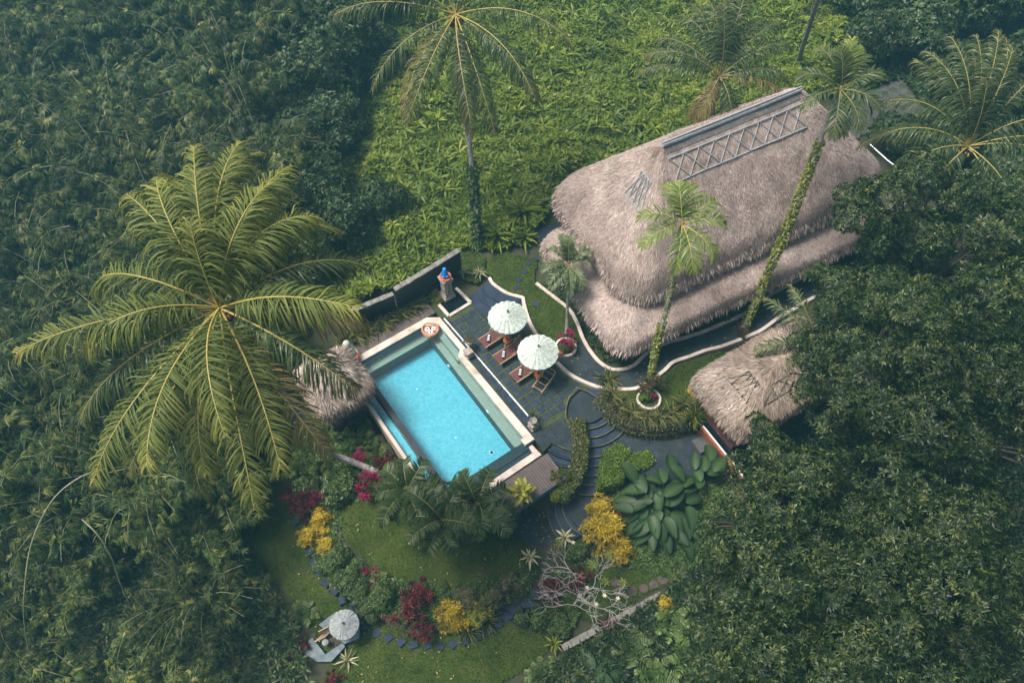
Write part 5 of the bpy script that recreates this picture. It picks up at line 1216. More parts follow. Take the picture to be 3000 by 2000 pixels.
# ================================================================== BAMBOO
def bamboo_proto(seed):
    g = np.random.default_rng(seed); V, F, vv, culms = [], [], [], []
    P_, D_, = [], []
    for c in range(20):
        a = g.uniform(0, 6.28); lean = g.uniform(.15, .8); Lc = g.uniform(6.5, 10); s = np.linspace(0, 1, 12)
        th = R(88) - lean * .5 * s - (1.5 + .5 * lean) * s ** 3.2
        dx, dz = np.cos(th) * Lc / 11, np.sin(th) * Lc / 11
        r_ = np.r_[0, np.cumsum(dx[:-1])] + .25; z_ = np.r_[0, np.cumsum(dz[:-1])]
        C = np.c_[np.cos(a) * r_, np.sin(a) * r_, z_]; culms.append(tube(C, .04 * (1 - .85 * s) + .003, 5))
        nb = 36; t = g.uniform(.40, 1, nb) ** .8; q = np.stack([np.interp(t, s, C[:, k]) for k in range(3)], 1)
        aa = g.uniform(0, 6.28, nb); el = g.uniform(-.2, .6, nb); bd = np.c_[np.cos(aa) * np.cos(el), np.sin(aa) * np.cos(el), np.sin(el)] + .4 * np.array([np.cos(a), np.sin(a), 0]); bd = unit(bd)
        bl = g.uniform(.25, .9, nb) * (1.15 - t * .5)
        for f in (.5, 1.0):
            e = q + bd * (bl * f)[:, None] - np.c_[0 * bl, 0 * bl, .35 * (bl * f) ** 2]
            P_.append(e); D_.append(unit(bd - [0, 0, .35 + .5 * f]))
    p, d = np.concatenate(P_), np.concatenate(D_); n = len(p); k = 9
    side = unit(np.cross(d, [0, 0, 1.0]) + g.normal(0, .35, (n, 3)))
    fan = np.linspace(-1, 1, k)[None] * g.uniform(.6, 1.2, (n, 1)) + g.normal(0, .12, (n, k))
    dd = unit((np.cos(fan)[..., None] * d[:, None] + np.sin(fan)[..., None] * side[:, None] + [0, 0, -.22]).reshape(-1, 3))
    nn = np.repeat(unit(np.cross(side, d) * np.sign(np.cross(side, d)[:, 2:] + 1e-6)), k, 0) + g.normal(0, .3, (n * k, 3)) + [0, 0, .5]
    V, F = place(LEAF4[0] * [1, .105, 1.2], LEAF4[1], frames(dd, nn), np.repeat(p, k, 0), g.uniform(.26, .54, n * k))
    v = np.clip(np.repeat(.4 + .26 * g.normal(size=n), k) + .14 * g.normal(size=n * k), 0, 1)
    Vc, Fc = join(culms)
    return mesh_np('leaf_sprays', V, F, M['bamboo'], {'v': np.repeat(v, 4)}), mesh_np('culms', Vc, Fc, M['culm'])
BB = [bamboo_proto(50 + s) for s in range(4)]
bl_ = []
for y in np.arange(3, 62, 3.1):
    for x in np.arange(-46, -6, 3.1):
        xx, yy = x + rng.normal(0, .8), y + rng.normal(0, .8)
        lim = np.interp(yy, [3, 8, 12, 16, 20, 24, 30, 38, 48, 60], [-12.5, -12.8, -13, -13, -13, -13, -13.5, -15, -17, -18])
        vis = -.72 * (yy * .53 + 34 * .85) - 3
        if xx < lim and xx > vis: bl_.append((xx, yy))
for i, (x, y) in enumerate(bl_):
    zone = ('feathery bamboo clump in the hazy upper left corner' if y > 38 else 'feathery bamboo clump in the thicket left of and behind the tall palm crown' if y > 22 else
            'feathery bamboo clump in the dark thicket below the tall palm crown' if y > 12 else 'feathery bamboo clump in the lower left corner beside the lower lawn')
    t = thing('bamboo_clump', zone, 'bamboo', (x, y, h(x, y) - .3), zone.replace('bamboo clump', 'bamboo clumps'))
    s = rng.uniform(.65, 1.2) * (.72 if y < 14 else 1.0); t.scale = (s, s, s * rng.uniform(.85, 1.1)); t.rotation_euler = (0, 0, rng.uniform(0, 6.28))
    k = rng.integers(0, 4); link('leaf_sprays', BB[k][0], t); link('culms', BB[k][1], t)
#MARK4
# ================================================================== SHRUBS AND PLANTS
PR = {}
def shrub_mesh(kind, mat, var):
    key = (kind, mat, var)
    if key in PR: return PR[key]
    g = np.random.default_rng(hash(key) % 1000 if False else (len(PR) * 7 + 3))
    if kind == 'leafy':       # loose dome of leafy twigs, about 1 m radius
        pf = [(g.normal(0, .35), g.normal(0, .35), .45 + g.uniform(0, .35), g.uniform(.4, .65)) for _ in range(6)] + [(0, 0, .35, .8)]
        V, F, v = crown(pf, 55, .17, .45, len(PR), 6, fill=.3)
    elif kind == 'fine':
        pf = [(g.normal(0, .35), g.normal(0, .35), .4 + g.uniform(0, .4), g.uniform(.35, .6)) for _ in range(7)] + [(0, 0, .3, .75)]
        V, F, v = crown(pf, 120, .11, .4, len(PR), 6, fill=.3)
    elif kind == 'croton':    # upright leaf bunches
        n = 330; d = sphere_pts(n * 3, g); d = d[d[:, 2] > -.1][:n]; p = d * [.85, .85, 1.05] * g.uniform(.7, 1, (len(d), 1)) * (1 + .42 * wob(d, 3.4, len(PR))[:, None]) + [0, 0, .15]
        V, F = whorls(p, unit(d + [0, 0, .7]), 8, .22, .22, g, spread=.7)
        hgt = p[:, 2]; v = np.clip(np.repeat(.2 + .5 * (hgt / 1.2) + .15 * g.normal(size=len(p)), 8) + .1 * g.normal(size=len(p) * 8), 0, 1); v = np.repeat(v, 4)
    elif kind == 'cordyline': # bunch of rosettes on short stems
        Vs, Fs, vs, b = [], [], [], 0
        for r_ in range(16):
            a = g.uniform(0, 6.28); rr = math.sqrt(g.random()) * .85; c = np.array([rr * math.cos(a), rr * math.sin(a), .95 - .5 * rr ** 2 + g.normal(0, .12)])
            k = 16; aa = np.arange(k) * 2.4; el = np.linspace(.15, 1.25, k)
            d = np.c_[np.cos(aa) * np.cos(el), np.sin(aa) * np.cos(el), np.sin(el)]
            V1, F1 = place(STRIP[0] * [1, .18, 1], STRIP[1], frames(d, np.tile([0, 0, 1.0], (k, 1)) + g.normal(0, .2, (k, 3))), np.tile(c, (k, 1)), g.uniform(.28, .46, k))
            Vs.append(V1); Fs.append(F1 + b); b += len(V1); vs.append(np.repeat(np.clip(.15 + .55 * np.linspace(0, 1, k) + .15 * g.normal() + .1 * g.normal(size=k), 0, 1), len(STRIP[0])))
            V1, F1 = tube([(c[0] * .3, c[1] * .3, 0), c * [.8, .8, .7], c], .015, 4, False); Vs.append(V1); Fs.append(np.array(F1) + b); b += len(V1); vs.append(np.zeros(len(V1)))
        V, F, v = np.concatenate(Vs), np.concatenate(Fs), np.concatenate(vs)
    elif kind == 'strappy':   # arching grassy tuft
        k = 90; a = g.uniform(0, 6.28, k); el = g.uniform(.5, 1.45, k); d = np.c_[np.cos(a) * np.cos(el), np.sin(a) * np.cos(el), np.sin(el)]
        bl = blade(4, lambda t: (1 - t) ** .6 + .03, .55, .4)
        V, F = place(bl[0] * [1, .06, 1], bl[1], frames(d, [0, 0, 1.0] + d * .2 + g.normal(0, .1, (k, 3))), np.c_[g.normal(0, .1, (k, 2)), np.zeros(k)], g.uniform(.5, .95, k)); v = np.repeat(g.uniform(0, 1, k), len(bl[0]))
    elif kind == 'fern':      # pinnate arching fronds
        Vs, Fs, vs, b = [], [], [], 0
        for i in range(12):
            V1, F1, v1, _ = frond(Lf=g.uniform(.9, 1.4), pairs=22, ll=.3, lw=.06, th0=g.uniform(.5, 1.1), bend=1.3, vee=.1, droop=.3, segs=2, seed=i, rr=.012, s0=.12)
            a = i * .52 + g.normal(0, .1); Rz = np.array([[math.cos(a), -math.sin(a), 0], [math.sin(a), math.cos(a), 0], [0, 0, 1]])
            Vs.append(V1 @ Rz.T); Fs.append(F1 + b); b += len(V1); vs.append(v1)
        V, F, v = np.concatenate(Vs), np.concatenate(Fs), np.concatenate(vs)
    elif kind == 'lobed':     # split leaved philodendron-like fans
        Vs, Fs, vs, b = [], [], [], 0
        for i in range(34):
            a = g.uniform(0, 6.28); rr = math.sqrt(g.random()) * .8; c = np.array([rr * math.cos(a), rr * math.sin(a), .9 - .4 * rr + g.normal(0, .08)])
            k = 9; f = np.linspace(-1.9, 1.9, k); el = g.uniform(-.3, .15); d = np.c_[np.cos(a + f), np.sin(a + f), np.full(k, math.sin(el))]
            V1, F1 = place(STRIP[0] * [1, .22, 1], STRIP[1], frames(d, np.tile([0, 0, 1.0], (k, 1)) + g.normal(0, .1, (k, 3))), np.tile(c, (k, 1)), .3 * (1 - .12 * abs(f)) * g.uniform(.8, 1.2))
            Vs.append(V1); Fs.append(F1 + b); b += len(V1); vs.append(np.full(len(V1), g.uniform(.1, .9)))
        V, F, v = np.concatenate(Vs), np.concatenate(Fs), np.concatenate(vs)
    PR[key] = mesh_np('foliage', V, F, M[mat], {'v': v}); return PR[key]
STEM = mesh_np('stem', *join([tube([(0, 0, -.3), (.05, .02, .4)], .05, 6), tube([(0, 0, .1), (.2, .1, .6)], .03, 5), tube([(0, 0, .1), (-.2, -.05, .6)], .03, 5)]), M['barkd'])
cnt = [0]
def shrub(name, label, cat, loc, kind, mat, s, sz=None, group=None):
    t = thing(name, label, cat, loc, group); cnt[0] += 1
    t.scale = (s, s, sz or s); t.rotation_euler = (0, 0, rng.uniform(0, 6.28))
    link('foliage', shrub_mesh(kind, mat, cnt[0] % 2), t)
    if kind not in ('strappy', 'fern'): link('stem', STEM, t)
    return t
for nm, lab, cat, x, y, kind, mat, s in [
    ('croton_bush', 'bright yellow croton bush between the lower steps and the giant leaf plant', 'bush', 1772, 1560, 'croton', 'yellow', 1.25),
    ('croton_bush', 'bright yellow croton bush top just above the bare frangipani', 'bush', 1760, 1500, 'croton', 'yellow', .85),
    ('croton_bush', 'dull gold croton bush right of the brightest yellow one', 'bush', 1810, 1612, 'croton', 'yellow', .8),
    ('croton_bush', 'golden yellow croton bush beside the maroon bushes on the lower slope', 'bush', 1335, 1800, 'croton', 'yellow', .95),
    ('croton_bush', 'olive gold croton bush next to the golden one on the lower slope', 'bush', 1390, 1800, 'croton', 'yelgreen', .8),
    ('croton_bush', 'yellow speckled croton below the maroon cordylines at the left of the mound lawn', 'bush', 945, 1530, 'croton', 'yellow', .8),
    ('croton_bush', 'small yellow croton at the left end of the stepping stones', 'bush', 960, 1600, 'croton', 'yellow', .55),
    ('yellow_shrub', 'round yellow green shrub at the end of the upper deck by the corner pond', 'bush', 1278, 878, 'croton', 'yelgreen', .52),
    ('cordyline_bush', 'big maroon cordyline bush on the lower slope beside the golden croton', 'bush', 1215, 1800, 'cordyline', 'red', 1.15),
    ('cordyline_bush', 'maroon cordyline bush at the very foot of the slope over the stepping stones', 'bush', 1240, 1850, 'cordyline', 'red', .75),
    ('cordyline_bush', 'maroon cordyline bush just above the big one on the slope', 'bush', 1225, 1740, 'cordyline', 'red', .8),
    ('cordyline_bush', 'maroon cordyline bush under the lowest yellow frond of the tall palm', 'bush', 890, 1490, 'cordyline', 'red', 1.0),
    ('cordyline_bush', 'magenta cordyline among green leaves on the left slope', 'bush', 1088, 1690, 'cordyline', 'pink', .55),
    ('cordyline_bush', 'small pink cordyline lower on the left slope', 'bush', 1065, 1722, 'cordyline', 'red', .5),
    ('cordyline_bush', 'vivid magenta cordyline left of the dark arching palms', 'bush', 1085, 1432, 'cordyline', 'pink', .85),
    ('cordyline_bush', 'magenta cordyline beside the curved trunk of the tall palm', 'bush', 1055, 1345, 'cordyline', 'pink', .55),
    ('cordyline_bush', 'dark red cordyline right of the curved palm trunk', 'bush', 1135, 1360, 'cordyline', 'red', .7),
    ('cordyline_bush', 'maroon cordyline under the bare frangipani branches', 'bush', 1610, 1745, 'cordyline', 'red', .9),
    ('cordyline_bush', 'maroon cordyline behind the frangipani trunk', 'bush', 1690, 1700, 'cordyline', 'red', .8),
    ('cordyline_bush', 'dark maroon cordyline at the cap of the low garden wall', 'bush', 1780, 1840, 'cordyline', 'red', .6),
    ('cordyline_bush', 'purple cordyline between the yellow croton and the giant leaves', 'bush', 1815, 1515, 'cordyline', 'pink', .5),
    ('cordyline_bush', 'dark red cordyline at the left foot of the seating corner', 'bush', 880, 1900, 'cordyline', 'red', .6),
    ('cordyline_bush', 'dark red cordyline below the seating corner at the bottom', 'bush', 975, 1990, 'cordyline', 'red', .6),
    ('cordyline_bush', 'orange tinted rosette at the lawn edge left of the seating corner', 'bush', 812, 1770, 'cordyline', 'yellow', .5),
    ('cordyline_bush', 'pink cordyline at the top of the left bed under the palm frond tip', 'bush', 925, 1450, 'cordyline', 'pink', .6),
    ('cordyline_bush', 'maroon cordyline left of the yellow speckled croton by the lawn path', 'bush', 862, 1462, 'cordyline', 'red', .7),
    ('cordyline_bush', 'pink cordyline between the two leafy shrubs at the slope foot', 'bush', 1140, 1800, 'cordyline', 'pink', .45),
    ('cordyline_bush', 'small magenta cordyline right of the curved palm trunk near the trough', 'bush', 1150, 1400, 'cordyline', 'pink', .5),
    ('croton_bush', 'yellow flowering croton on the outer edge of the left bed', 'bush', 905, 1575, 'croton', 'yellow', .6),
    ('leafy_shrub', 'green leafy shrub below the yellow speckled croton on the left slope', 'shrub', 985, 1640, 'fine', 'green', .95),
    ('leafy_shrub', 'green leafy shrub around the small magenta cordylines', 'shrub', 1040, 1690, 'fine', 'green', .95),
    ('leafy_shrub', 'green leafy shrub just left of the big maroon bush', 'shrub', 1120, 1745, 'fine', 'green', .95),
    ('leafy_shrub', 'green leafy shrub at the foot of the slope above the stepping stones', 'shrub', 1080, 1790, 'fine', 'green', .8),
    ('leafy_shrub', 'green leafy shrub on the slope under the mound lawn corner', 'shrub', 1040, 1740, 'fine', 'green', .8),
    ('leafy_shrub', 'dark leafy shrub below the lowest yellow palm frond on the slope', 'shrub', 905, 1425, 'leafy', 'green', .8),
    ('leafy_shrub', 'olive shrub spreading over the right rim of the mound lawn', 'shrub', 1500, 1725, 'fine', 'moss', .8),
    ('leafy_shrub', 'olive shrub on the rim right of the gold crotons', 'shrub', 1440, 1755, 'fine', 'moss', .75),
    ('leafy_shrub', 'olive shrub on the lower rim of the mound lawn above the golden croton', 'shrub', 1310, 1745, 'fine', 'green', .6),
    ('leafy_shrub', 'olive shrub on the lower rim of the mound lawn above the olive gold croton', 'shrub', 1375, 1748, 'fine', 'moss', .6),
    ('leafy_shrub', 'dark shrub beside the cream rosette left of the yellow croton', 'shrub', 1690, 1620, 'leafy', 'green', .55),
    ('leafy_shrub', 'dark shrub under the right edge of the giant leaf plant', 'shrub', 2040, 1560, 'leafy', 'green', .7),
    ('leafy_shrub', 'dark shrub in front of the brick channel wall', 'shrub', 2090, 1450, 'leafy', 'green', .6),
    ('leafy_shrub', 'dark shrub under the frangipani beside the bottom steps', 'shrub', 1570, 1810, 'leafy', 'green', .7),
    ('leafy_shrub', 'dark shrub left of the low garden wall end', 'shrub', 1640, 1830, 'leafy', 'green', .6),
    ('leafy_shrub', 'dark leafy shrub under the first dark arching palm', 'shrub', 1190, 1440, 'leafy', 'green', .8),
    ('leafy_shrub', 'green shrub between the magenta cordyline and the mound lawn', 'shrub', 1010, 1440, 'leafy', 'green', .85),
    ('leafy_shrub', 'green bush at the corner of the lower deck beside the slate', 'shrub', 1500, 1500, 'fine', 'green', .5),
    ('leafy_shrub', 'rounded dark bush under the front corner of the house eaves', 'shrub', 1790, 1040, 'fine', 'green', .7),
    ('leafy_shrub', 'dark bush in the bed between house and path', 'shrub', 2130, 915, 'leafy', 'green', .6),
    ('leafy_shrub', 'small dark bush at the foot of the leaning areca', 'shrub', 2160, 985, 'cordyline', 'brom', .6),
    ('philodendron', 'split leaf philodendron mass beside the overflow trough', 'plant', 1045, 1265, 'lobed', 'green', 1.05),
    ('philodendron', 'split leaf philodendron below the little hut', 'plant', 1000, 1320, 'lobed', 'green', .95),
    ('philodendron', 'split leaf philodendron by the curved palm trunk', 'plant', 1085, 1330, 'lobed', 'green', .7),
    ('philodendron', 'dark split leaf philodendron left of the mound lawn', 'plant', 960, 1400, 'lobed', 'green', .9),
    ('fern_clump', 'grass green fern clump between the palm fronds and the cordylines', 'fern', 900, 1360, 'fern', 'lime', .9),
    ('fern_clump', 'blue green fern clump left of the magenta cordyline', 'fern', 985, 1420, 'fern', 'xmas', .9),
    ('fern_clump', 'fern clump on the left lawn edge under the bamboo', 'fern', 890, 1800, 'fern', 'green', .75),
    ('fern_clump', 'fern clump left of the lower lawn at the bottom', 'fern', 800, 1850, 'fern', 'green', .9),
    ('strappy_plant', 'yellow green strappy plant beside the curved palm trunk', 'plant', 1100, 1345, 'strappy', 'vine', .9),
    ('strappy_plant', 'strappy plant on the rim below the golden crotons', 'plant', 1370, 1845, 'strappy', 'strap', .9),
    ('strappy_plant', 'strappy plant trailing at the right of the golden crotons', 'plant', 1420, 1820, 'strappy', 'strap', .9),
    ]:
    shrub(nm, lab, cat, PT(x, y), kind, mat, s)
# plants on walls and rims
hedge_z = P(1640, 1425, -.2)
for i, (x, y, z, s, kind, mat, lab) in enumerate([(1640,1400,-.3,.55,'cordyline','vine','bright yellow green rosette plant at the corner of the lower deck'),(1652,1450,-.9,.6,'fine','green','green creeper mound ending the hedge wall at the lower landing'),(1628,1440,-.9,.5,'fine','vine','yellow flecked bush under the deck corner'),
        (1778,1118,.3,0.98,'strappy','strap','spiky strappy plant on the kerb at the top of the mound wall'),(1790,1160,.25,0.91,'strappy','strap','strappy plant at the upper left rim of the round mound'),(1815,1190,.25,0.91,'strappy','strap','strappy plant on the left rim of the round mound'),(1850,1214,.25,0.91,'strappy','strap','strappy plant on the front left rim of the round mound'),
        (1890,1224,.25,0.85,'strappy','strap','strappy plant on the front rim directly below the areca planter'),(1930,1224,.25,0.85,'strappy','strap','strappy plant on the front right rim of the round mound'),(1965,1215,.25,0.91,'strappy','strap','strappy plant on the right rim of the round mound'),(2000,1190,.25,0.98,'strappy','strap','strappy plant near the pavilion side of the round mound'),
        (2028,1225,.2,1.04,'strappy','vine','yellow green strappy plant at the channel end of the round mound'),(2035,1150,.25,.45,'croton','yellow','small yellow flowering plant at the pavilion eave corner'),
        (1375,1000,.5,.3,'fine','moss','rounded olive plant in the pot on the notch pedestal'),(1562,1215,.5,.38,'strappy','strap','upright grassy plant in the pot on the lower pedestal'),
        (1888,1152,.5,.62,'cordyline','brom','bronze bromeliad cluster in the areca planter'),(1914,1128,.9,.6,'cordyline','brom','bronze bromeliad cluster behind the areca trunk'),(1885,1165,.5,.4,'fine','lime','bright green groundcover in the areca planter'),(1912,1166,.45,.28,'cordyline','pink','small pink flowers at the front of the areca planter'),
        (1660,1000,.45,.55,'cordyline','pink','magenta cordyline in the round cream planter'),(1672,1020,.45,.4,'cordyline','red','dark red cordyline at the right of the round cream planter'),(1655,1025,.42,.35,'fine','green','green groundcover inside the round cream planter')]):
    q = P(x, y, z); shrub('planter_plant' if i > 12 else 'rim_plant', lab, 'plant', q, kind, mat, s)
pot((*P(1375,1008,.5)[:2], .5), 'dark round pot on the notch pedestal of the pool', .2, .3, 'capstone'); pot((*ped2[:2], .46), 'dark clay pot on the lower pedestal of the pool', .19, .3, 'capstone')
# strappy plants along the black wall
wl = [L(5.4 - i * .42, -1.08 - .1 * math.sin(i * 1.7), -.05) for i in range(13)]
ORD2 = ORD
for i, q in enumerate(wl):
    t = shrub('strappy_plant', ORD[i] + ' strappy plant along the black wall, counted from the little hut', 'plant', q, 'strappy', 'strap', rng.uniform(.75, 1.0), group='strappy plants along the black wall')
struct('planting_strip', *prism([L(-.3,-.87),L(5.8,-.87),L(5.8,-1.6),L(-.3,-1.6)], -.06, -1.5), M['earth'])
# rosettes whose leaves can be told apart
RL = {}
def rosette(label, loc, r, mat, k=16, w=.16, elev=(.1, 1.2), name='spiky_rosette', cat='plant', droop=.2):
    t = thing(name, label, cat, loc)
    key = (mat, w, droop)
    if key not in RL:
        RL[key] = []
        for j in range(3):
            bl = blade(5, lambda s: max(.02, (math.sin(math.pi * (.12 + .88 * s)) ** .7)), droop + .1 * j, .4)
            vv = np.concatenate([np.full(6, .25), np.full(6, .75), np.full(6, .25)]) + .1 * j
            RL[key].append(mesh_np('leaf', bl[0] * [1, w, 1], bl[1], M[mat], {'v': vv}, smooth=True))
    gz_ = h(loc[0], loc[1])
    if loc[2] - gz_ > .12 and loc[2] < .15: part('stem', *tube([(loc[0], loc[1], gz_ - .1), (loc[0] + .03, loc[1], (gz_ + loc[2]) / 2), tuple(loc)], .05, 6), M['barkd'], t)
    for i in range(k):
        o = link('leaf', RL[key][i % 3], t); el = elev[0] + (elev[1] - elev[0]) * i / (k - 1)
        o.rotation_euler = (rng.normal(0, .15), -el, i * 2.4 + rng.normal(0, .1)); s = r * rng.uniform(.85, 1.1) * (1 - .3 * i / k); o.scale = (s, s, s)
    return t
for lab, x, y, z, r, mat, k, w in [('cream striped rosette plant next to the yellow croton', 1655,1575,-1.3,.62,'cream_leaf',14,.22), ('cream striped rosette plant at the corner of the mound lawn', 1550,1632,-1.5,.6,'cream_leaf',14,.22),
      ('pale variegated agave left of the pair under the far palm trunk', 1357,798,.2,.55,'cream_leaf',13,.12), ('pale variegated agave right of the pair beside the upper lawn', 1404,802,.25,.6,'cream_leaf',16,.12),
      ('cream agave on the lower lawn below the seating corner', 1020,1935,-2.8,.72,'cream_leaf',15,.13), ('green rosette plant at the bottom below the frangipani', 1622,1885,-2.6,.6,'vine',14,.24), ('yellow green rosette on the channel end of the mound rim', 2025,1232,.3,.55,'vine',14,.18)]:
    rosette(lab, P(x, y, z), r, mat, k, w)
# ruffled plant over the lower deck
rosette('yellow green plant with broad ruffled leaves over the lower deck', P(1527, 1440, .9), .85, 'ruffle', 26, .5, (-.3, 1.2), 'ruffled_plant')
pot((*P(1527, 1445, 0)[:2], 0.0), 'dark pot under the ruffled plant on the lower deck', .28, .8, 'capstone')
# giant leaf plants
def giant(label, spots, base):
    t = thing('giant_leaf_plant', label, 'plant', base)
    if 'big' not in RL:
        RL['big'] = []
        for j in range(3):
            bl = blade(8, lambda s: max(.03, math.sin(math.pi * min(.985, .05 + .93 * s ** .85)) ** .6), .22 + .1 * j, .28)
            n9 = 9; vv = np.concatenate([np.full(n9, .3), np.full(n9, .95), np.full(n9, .3)]) + .06 * j
            RL['big'].append(mesh_np('leaf', bl[0] * [1, .55, 1], bl[1], M['big'], {'v': np.clip(vv, 0, 1)}, smooth=True))
    b = np.array(base)
    for i, (x, y, z, s, az) in enumerate(spots):
        q = P(x, y, z); a = R(az)
        o = link('leaf', RL['big'][i % 3], t, q - b - np.array([math.cos(a), math.sin(a), 0]) * s * .5)
        o.rotation_euler = (rng.normal(0, .2), rng.normal(.12, .18), a); o.scale = (s, s, s)
        e = q - np.array([math.cos(a), math.sin(a), 0]) * s * .5
        part('leaf_stalk', *tube([b + rng.normal(0, .12, 3) * [1, 1, 0], (b + e) / 2 + [0, 0, .25], e], [.035, .028, .015], 5), M['big'], t)
z3 = lambda x, y: (1500 + x * .3826, 1000 + y * .3826)
bigs = [(980,1080,120),(1110,1060,-30),(1290,1080,20),(960,1260,200),(1060,1270,-120),(1180,1180,10),(1260,1190,60),(1080,1350,-140),(1180,1330,-40),(1260,1410,-60),(1030,1140,100),(1340,1120,30),(850,1270,170),(960,1380,210),(1150,1470,-90),(1340,1430,-60),(910,1000,-60),(1050,1000,80),(1220,900,75),(1280,1000,-50),(930,1130,170),(1060,1120,-70),(1240,1130,40),(1360,1060,60),(1430,1040,70),(870,1210,160),(1120,1230,-80),(1220,1230,-20),(1330,1180,-40),(890,1320,190),(1000,1310,250),(1130,1320,-60),(1310,1270,-20),(920,1430,200),(1090,1410,-90),(1210,1420,-70),(1290,1340,-10),(1380,1350,-80),(1000,1200,150),(1150,1010,100),(1400,1200,10),(1160,1110,60),(990,1420,220)]
giant('giant leaf plant with many broad glossy leaves beside the yellow croton', [(*z3(x, y), rng.uniform(-.3, .3) - .002 * (y - 1000), rng.uniform(1.0, 1.3), az + rng.normal(0, 12)) for x, y, az in bigs], PT(*z3(1120, 1330)))
giant('small group of upright giant leaves against the brick channel wall', [(*z3(x, y), .1, rng.uniform(1.0, 1.25), az) for x, y, az in [(1400,910,85),(1480,920,75),(1590,930,50),(1420,1000,100),(1520,830,80),(1560,980,30)]], PT(*z3(1480, 1010)))
giant('giant leaf plant hanging over the side lawn below the first', [(*z3(x, y), -1.2, rng.uniform(.95, 1.2), az) for x, y, az in [(1080,1520,-100),(1190,1540,-80),(1360,1590,-60),(1280,1500,-50),(1010,1480,220),(1130,1450,-30),(1420,1500,-40)]], PT(*z3(1200, 1470)))
giant('giant leaf plant at the bottom edge among the ferns', [(x, y, -2.0, rng.uniform(.9, 1.2), az) for x, y, az in [(1720,1930,120),(1760,1960,60),(1800,1920,30),(1740,1990,200),(1820,1975,-10),(1690,1965,160),(1780,2005,-60)]], PT(1755, 1980))
rosette('tall bright green strap leaved plant at the left corner of the house', P(1525, 630, .5), 1.7, 'field', 24, .17, (.25, 1.35), 'strap_leaved_plant')
rosette('shorter bright green strap leaved plant by the creeper clad palm foot', P(1455, 695, .3), 1.4, 'field', 24, .17, (.25, 1.35), 'strap_leaved_plant')
rosette('bright green strap leaved plant tucked under the lower eave corner', P(1535, 700, .3), 1.1, 'field', 20, .17, (.25, 1.35), 'strap_leaved_plant')
# clipped hedges
def hedge(label, pxs, zt, zb, mat, n, sz=.09):
    poly = pxpoly(pxs, zt); t = thing('clipped_hedge', label, 'hedge', (*poly.mean(0)[:2], zb))
    part('twig_core', *prism(poly.mean(0) + (poly - poly.mean(0)) * .93, zt - .06, zb), M['mosswall'], t)
    x0, y0 = poly[:, :2].min(0); x1, y1 = poly[:, :2].max(0); xy = np.c_[rng.uniform(x0, x1, 4000), rng.uniform(y0, y1, 4000)]; xy = xy[inpoly(xy[:, 0], xy[:, 1], poly)]
    pts = [np.c_[xy, np.full(len(xy), zt - .03) + .05 * wob(np.c_[xy, 0 * xy[:, 0]], 2)]]; nr = [np.tile([0, 0, 1.0], (len(xy), 1))]
    for i in range(len(poly)):
        a, b = poly[i], poly[(i + 1) % len(poly)]; m = int(400 * np.linalg.norm(b - a)); f = rng.random(m)[:, None]; q = a + (b - a) * f; q[:, 2] = rng.uniform(zb, zt, m)
        d = (b - a)[:2]; o = unit(np.array([d[1], -d[0], 0.0])); o = o if o @ (a - poly.mean(0)) > 0 else -o; pts.append(q); nr.append(np.tile(o, (m, 1)))
    leafcover(t, np.concatenate(pts), np.concatenate(nr), n, sz, mat, 'hedge_leaves')
hedge('clipped bright green hedge block beside the main stairs', [z3(705,850),z3(815,785),z3(905,845),z3(835,935),z3(860,1030),z3(790,1080),z3(665,1095),z3(690,960)], -.45, -1.7, M['lime'], 11000)
hedge('clipped bright green hedge block between the stairs hedge and the giant leaves', [z3(930,870),z3(1050,850),z3(1075,910),z3(1020,960),z3(900,990),z3(870,930)], -.5, -1.7, M['lime'], 7000)
# bare frangipani
def frangipani():
    b = PT(1695, 1752); t = thing('frangipani_tree', 'bare frangipani with forking pale grey branches above the low garden wall', 'tree', b)
    segs, tips = [], []
    def grow(p, d, r, l, lev):
        e = p + d * l; m = (p + e) / 2 + rng.normal(0, .04 * l, 3); segs.append(tube(smooth_line([p, m, e], 4), np.linspace(r, r * .72, 9), 5))
        if lev == 0: tips.append(e); return
        for k in range(2 + (rng.random() < .45)):
            a = rng.uniform(0, 6.28); ax = unit(np.cross(d, rng.normal(size=3))); nd = unit(d * math.cos(R(42)) + ax * math.sin(R(rng.uniform(32, 55))) + np.array([0, 0, .10])); grow(e, nd, r * .7, l * rng.uniform(.68, .92), lev - 1)
    base = np.array(b)
    for k in range(5):
        a = k * 1.256 + .4; grow(base + [0, 0, .5], unit(np.array([math.cos(a), math.sin(a), .75])), .036, .85, 5)
    segs.append(tube([base - [0, 0, .2], base + [0, 0, .6]], [.14, .11], 8))
    V, F = join(segs); M['frang'] = stonemat('frangipani_bark', [(.18, .17, .16), (.33, .32, .3), (.44, .43, .4)], 6, .8, .3); part('trunk', V, F, M['frang'], t)
    for e in [tips[i] for i in rng.choice(len(tips), 7, replace=False)]:
        k = 6; a = np.arange(k) * 1.05; d = np.c_[np.cos(a), np.sin(a), np.full(k, .4)]
        V, F = place(LEAF4[0] * [1, .5, 1], LEAF4[1], frames(d, np.tile([0, 0, 1.0], (k, 1))), np.tile(e, (k, 1)), np.full(k, .13)); part('flower_cluster', V, F, M['cream_leaf'], t, {'v': np.full(len(V), .9)})
    for e in [tips[i] for i in rng.choice(len(tips), 6, replace=False)]:
        k = 7; a = np.arange(k) * .9; d = np.c_[np.cos(a), np.sin(a), np.full(k, .3)]
        V, F = place(OVAL[0] * [1, .35, 1], OVAL[1], frames(d, np.tile([0, 0, 1.0], (k, 1))), np.tile(e, (k, 1)), np.full(k, .28)); part('leaf_cluster', V, F, M['vine'], t, {'v': np.full(len(V), .4)})
frangipani()
